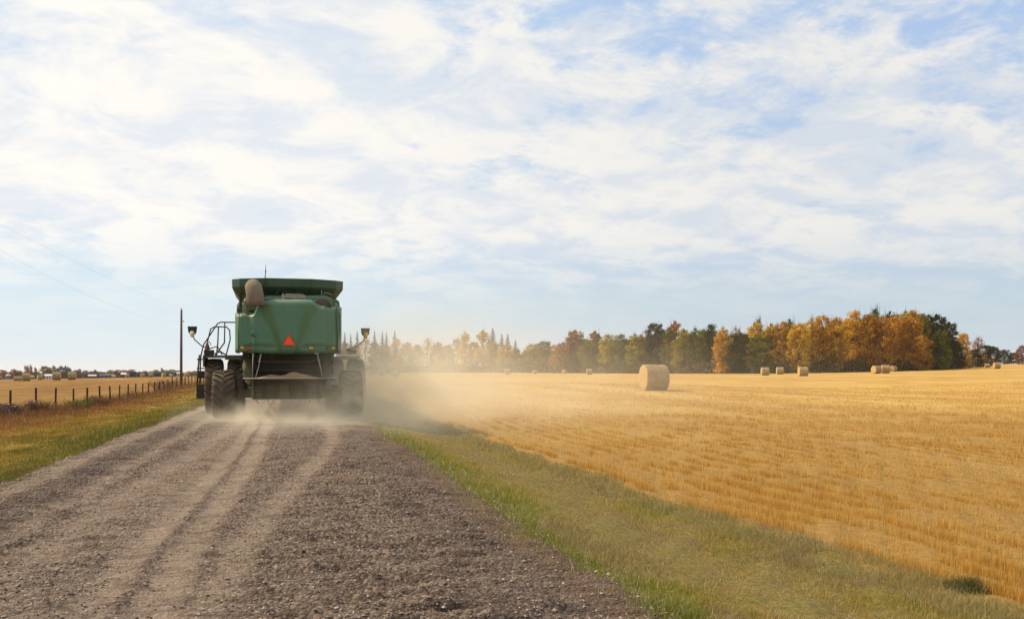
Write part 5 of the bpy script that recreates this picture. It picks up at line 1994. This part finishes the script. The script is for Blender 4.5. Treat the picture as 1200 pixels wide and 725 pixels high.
GL = 'small far trees behind the farm'
LEFT = []
words = {'rust': 'rusty orange', 'pink': 'faded reddish', 'brown': 'brown', 'olive': 'olive', 'grey': 'grey green', 'green': 'dull green', 'gold': 'yellow', 'dark': 'dark green'}
for (px, ty, wpx, shp, leaf, lab) in [
    (2, 433, 13, 'round', 'rust', 'rusty orange tree left of the blue grain bin'),
    (12, 436, 9, 'round', 'pink', 'low reddish tree directly behind the blue grain bin'),
    (17, 432, 11, 'round', 'rust', 'orange tree right of the blue grain bin'),
    (23, 434, 9, 'round', 'brown', 'low brown tree behind the long low bale'),
    (29.5, 427.5, 3.2, 'tall', 'pink', 'first of three thin reddish poplars behind the pale topped bale'),
    (32.5, 427, 3.2, 'tall', 'pink', 'middle one of three thin reddish poplars behind the pale topped bale'),
    (36, 427, 3.4, 'tall', 'pink', 'last of three thin reddish poplars behind the pale topped bale'),
    (34, 434, 12, 'round', 'rust', 'low orange tree at the foot of the three thin poplars'),
    (41.5, 430, 3.5, 'tall', 'brown', 'thin brown poplar left of the broad brown tree'),
    (43, 435, 9, 'round', 'olive', 'low olive tree behind the white auger'),
    (53, 428.5, 13, 'round', 'brown', 'broad brown tree above the white shed'),
    (58, 430, 9, 'round', 'brown', 'brown tree right of the broad brown one'),
    (63, 427.5, 6, 'tall', 'brown', 'tall thin brown tree above the dark bale with yellow top'),
    (67.5, 431, 6, 'tall', 'grey', 'low grey green tree left of the two grey poplars'),
    (71.5, 428, 7, 'tall', 'grey', 'left one of the two bushy grey poplars'),
    (77, 428, 7, 'tall', 'grey', 'right one of the two bushy grey poplars'),
    (81, 430, 5, 'tall', 'grey', 'thin grey poplar right of the two bushy ones'),
    (88, 433, 10, 'round', 'olive', 'olive tree above the red barn'),
    (93, 432, 6, 'round', 'brown', 'brown tree top right above the red barn'),
    (100, 433.5, 10, 'round', 'pink', 'reddish tree between the red barn and the farm house'),
    (107, 434.5, 8, 'round', 'brown', 'pale brown tree behind the farm house'),
    (111.5, 433, 6, 'tall', 'grey', 'grey tree right of the farm house'),
    (117, 435, 9, 'round', 'brown', 'brown tree at the left end of the long shed'),
    (122, 435.5, 6, 'round', 'dark', 'dark low bush like tree behind the long shed'),
    (129.5, 433, 10, 'round', 'olive', 'rounded olive tree behind the right end of the long shed'),
    (138, 433, 10, 'round', 'pink', 'reddish brown tree above the white roofed shed'),
    (146, 433, 10, 'round', 'rust', 'rusty tree above the gap left of the dark blue barn'),
    (154, 432.5, 12, 'round', 'pink', 'reddish tree behind the dark blue barn'),
    (163, 435, 8, 'round', 'grey', 'low grey tree right of the dark blue barn'),
    (170, 434, 8, 'round', 'brown', 'low brown tree left of the black shed'),
    (176, 434.5, 8, 'round', 'brown', 'brown tree behind the black shed'),
    (183, 433, 9, 'round', 'olive', 'yellowish tree behind the dark shed'),
    (189.5, 430.5, 4, 'tall', 'brown', 'thin tree rising above the dark shed'),
    (194, 433, 11, 'round', 'olive', 'olive tree right of the dark shed'),
    (202, 432.5, 12, 'round', 'green', 'dull green tree left of the utility pole'),
    (209, 433.5, 9, 'round', 'olive', 'olive tree directly behind the utility pole'),
    (221, 434.5, 9, 'round', 'brown', 'brown tree right of the utility pole'),
    (228, 434, 10, 'round', 'olive', 'pale tree midway between pole and combine'),
    (236, 434.5, 9, 'round', 'brown', 'brown tree just left of the combine ladder')]:
    tree(px, ty, wpx * 1.3, FD + 25, shp, leaf, lab, GL)
for k in range(70):
    px = -30 + k * 4.0 + random.random() * 2
    leaf = random.choice(['brown', 'pink', 'olive', 'rust', 'grey'])
    tree(px, 436.5 - 1.2 * random.random(), 10, FD + 45 + 30 * random.random(), 'round', leaf, words[leaf] + ' low tree in the thin belt behind the farm', 'belt trees, ' + words[leaf])
for k in range(9):
    px = 250 + k * 18
    leaf = random.choice(['brown', 'olive', 'dark'])
    tree(px, 434 - 2 * random.random(), 24, FD + 60, 'round', leaf, words[leaf] + ' tree far behind the combine', 'trees far behind the combine')

# thistle clump by the nearest post
def plant(px, d, n, h, spread, cols, label, flower=None):
    x0_, y0_ = P(px, d)
    z0_ = gz1(x0_, y0_)
    qs, cl = [], []
    for i in range(n):
        a = rng.random() * 6.283
        r_ = spread * rng.random() ** .6
        bx, by = x0_ + math.cos(a) * r_ * .5, y0_ + math.sin(a) * r_ * .5
        hh = h * (.5 + .5 * rng.random())
        tx, ty = bx + math.cos(a) * r_ * .6, by + math.sin(a) * r_ * .6
        c = cols[rng.integers(len(cols))]
        for s in range(15):
            t = (s + rng.random()) / 15
            p = np.array([bx + (tx - bx) * t, by + (ty - by) * t, z0_ + hh * t])
            nr = rng.normal(0, 1, 3)
            u = np.cross(nr, rng.normal(0, 1, 3))
            u /= np.linalg.norm(u)
            v = np.cross(nr, u)
            v /= np.linalg.norm(v)
            sz = .022 + .03 * rng.random()
            qs.append([p + u * sz, p + v * sz * .5, p - u * sz, p - v * sz * .5])
            cl.append(np.array(c) * (.7 + .6 * rng.random()) if not (flower and rng.random() < .08) else np.array(flower))
    o0 = np.array([x0_, y0_, z0_])
    q = np.array(qs) - o0
    m_ = len(q)
    me = new_mesh('weed_clump', q.reshape(-1, 3), np.arange(m_ * 4).reshape(m_, 4), M_BLADE)
    a = me.attributes.new('col', 'FLOAT_COLOR', 'POINT')
    a.data.foreach_set('color', np.concatenate([np.repeat(np.array(cl), 4, 0), np.ones((m_ * 4, 1))], 1).astype(np.float32).ravel())
    o = link('weed_clump', me)
    o.location = o0
    tag(o, label, 'plant', 'weed clumps along the fence')


plant(9, 39, 150, .55, .45, [(.10, .045, .05), (.06, .05, .02), (.13, .07, .05)], 'dark purplish weed clump left of the first fence post in the picture', (.5, .42, .42))
plant(17, 39.5, 80, .50, .4, [(.11, .05, .05), (.16, .08, .05)], 'dark purplish weed clump right of the first fence post in the picture', (.6, .52, .5))
plant(37, 42, 120, .62, .3, [(.20, .10, .07), (.26, .14, .08)], 'tall pinkish weed clump against the second fence post', (.6, .5, .42))
plant(48, 44, 80, .6, .5, [(.10, .08, .02), (.2, .10, .03)], 'tall brown weed clump between the second and third fence posts')
plant(93, 48, 110, .55, .7, [(.12, .13, .02), (.17, .15, .03)], 'green weed clump between the fourth and fifth fence posts')
plant(116, 55, 120, .6, .8, [(.20, .08, .03), (.14, .07, .03)], 'rusty weed clump at the sixth fence post')
plant(190, 92, 160, .9, 1.4, [(.20, .09, .03), (.15, .06, .03)], 'rusty brown weed clump on the rise before the utility pole')
plant(205, 104, 160, .9, 1.6, [(.18, .08, .03), (.22, .11, .04)], 'brown weed clump at the foot of the utility pole')

# a dark tuft of rank grass where the verge meets the stubble
tx, ty_ = P(1138, 8.2)
a_ = rng.random(800) * 6.283
q_ = rng.random(800) ** .6
X = tx + np.cos(a_) * q_ * .26 + rng.normal(0, .04, 800)
Y = ty_ + np.sin(a_) * q_ * .2
cc_ = pick(rng.random(800) ** 1.5, [(.06, .065, .018), (.12, .12, .03), (.28, .22, .08)])
tuft_o = blades('grass_tuft', X, Y, ground_z(X, Y) - .01, .05 + .09 * (1 - q_) + .03 * rng.random(800), np.full(800, .007), .5, cc_,
                'small dark green grass tuft at the edge of the stubble in the lower right', 'grass tuft')
tuft_o['kind'] = 'thing'

# ---------------------------------------------------------------- dust
def m_dust(comps, nscale, lo, hi, color, aniso=0.35):
    """sum of soft blobs (centre, radii, density), broken up by noise"""
    m_ = bpy.data.materials.new('road dust')
    m_.use_nodes = True
    nt = NT(m_.node_tree)
    nt.n.clear()
    out = nt.node('ShaderNodeOutputMaterial')
    pos = nt.node('ShaderNodeNewGeometry').outputs['Position']
    tot = None
    for (c, r_, dn) in comps:
        q = nt.vmath('SUBTRACT', pos, c)
        q = nt.vmath('DIVIDE', q, r_)
        q2 = nt.vmath('DOT_PRODUCT', q, q)
        f = nt.math('MULTIPLY', nt.math('EXPONENT', nt.math('MULTIPLY', q2, -1.0)), dn)
        tot = f if tot is None else nt.math('ADD', tot, f)
    n_ = nt.noise(nt.scale(pos, (1, 1, 1.3)), nscale, 4.0, 0.6, 0.6)
    f = nt.math('MULTIPLY', tot, nt.ramp(n_, lo, hi, 0.08, 2.0))
    f = nt.math('MAXIMUM', nt.math('SUBTRACT', f, 0.0006), 0.0)
    v = nt.node('ShaderNodeVolumePrincipled')
    v.inputs['Color'].default_value = (*color, 1)
    v.inputs['Anisotropy'].default_value = aniso
    nt.l.new(f, v.inputs['Density'])
    nt.l.new(v.outputs[0], out.inputs['Volume'])
    return m_


def dust_box(x0, x1, y0, y1, z0, z1, m_, label):
    mb = MB()
    mb.box(x0, x1, y0, y1, z0, z1)
    o = mb.build('dust', m_)
    tag(o, label, 'dust', kind='stuff')
    return o


DUSTC = (0.999, 0.915, 0.71)
near_dust = m_dust([
    ((-1.05, 29.6, 0.0), (0.7, 1.3, 0.32), 0.50),
    ((0.2, 30.2, 0.0), (2.1, 2.4, 0.42), 0.50),
    ((1.8, 30.4, 0.3), (1.1, 2.2, 0.95), 0.46),
    ((2.3, 32.5, 0.60), (1.3, 3.0, 1.3), 0.20),
    ((0.4, 27.2, -0.05), (2.3, 2.8, 0.26), 0.16),
    ((-0.8, 24.0, -0.05), (0.9, 3.6, 0.20), 0.10),
    ((1.0, 24.5, -0.05), (1.2, 3.2, 0.22), 0.10),
    ((3.2, 31.0, 0.2), (1.3, 2.6, 0.9), 0.07),
], 0.9, 0.36, 0.66, DUSTC, 0.2)
far_dust = m_dust([
    ((3.9, 35.0, 0.4), (2.3, 6.0, 2.1), 0.070),
    ((6.4, 36.0, 0.2), (4.0, 8.0, 2.3), 0.056),
    ((11.0, 38.0, 0.0), (7.5, 13.0, 2.4), 0.011),
], 0.33, 0.30, 0.68, DUSTC, 0.2)
dust_box(-3.4, 6.0, 16.5, 37.5, -0.4, 2.9, near_dust, 'dense pale dust swirling round the wheels of the combine')
dust_box(-2.0, 27.0, 13.5, 64.0, -0.6, 6.4, far_dust, 'thin tan dust plume drifting right from the road over field and wood')

# thin even haze in the air round everything
hz = bpy.data.materials.new('thin haze')
hz.use_nodes = True
hn = NT(hz.node_tree)
hn.n.clear()
ho = hn.node('ShaderNodeOutputMaterial')
hv = hn.node('ShaderNodeVolumePrincipled')
hv.inputs['Color'].default_value = (0.98, 0.95, 0.90, 1)
hv.inputs['Density'].default_value = 0.00008
hv.inputs['Anisotropy'].default_value = 0.3
hn.l.new(hv.outputs[0], ho.inputs['Volume'])
mb = MB()
mb.box(-7000, 7000, -7000, 7000, -30, 32)
tag(mb.build('haze', hz), 'thin pale haze in the air over the fields', 'haze', kind='stuff')
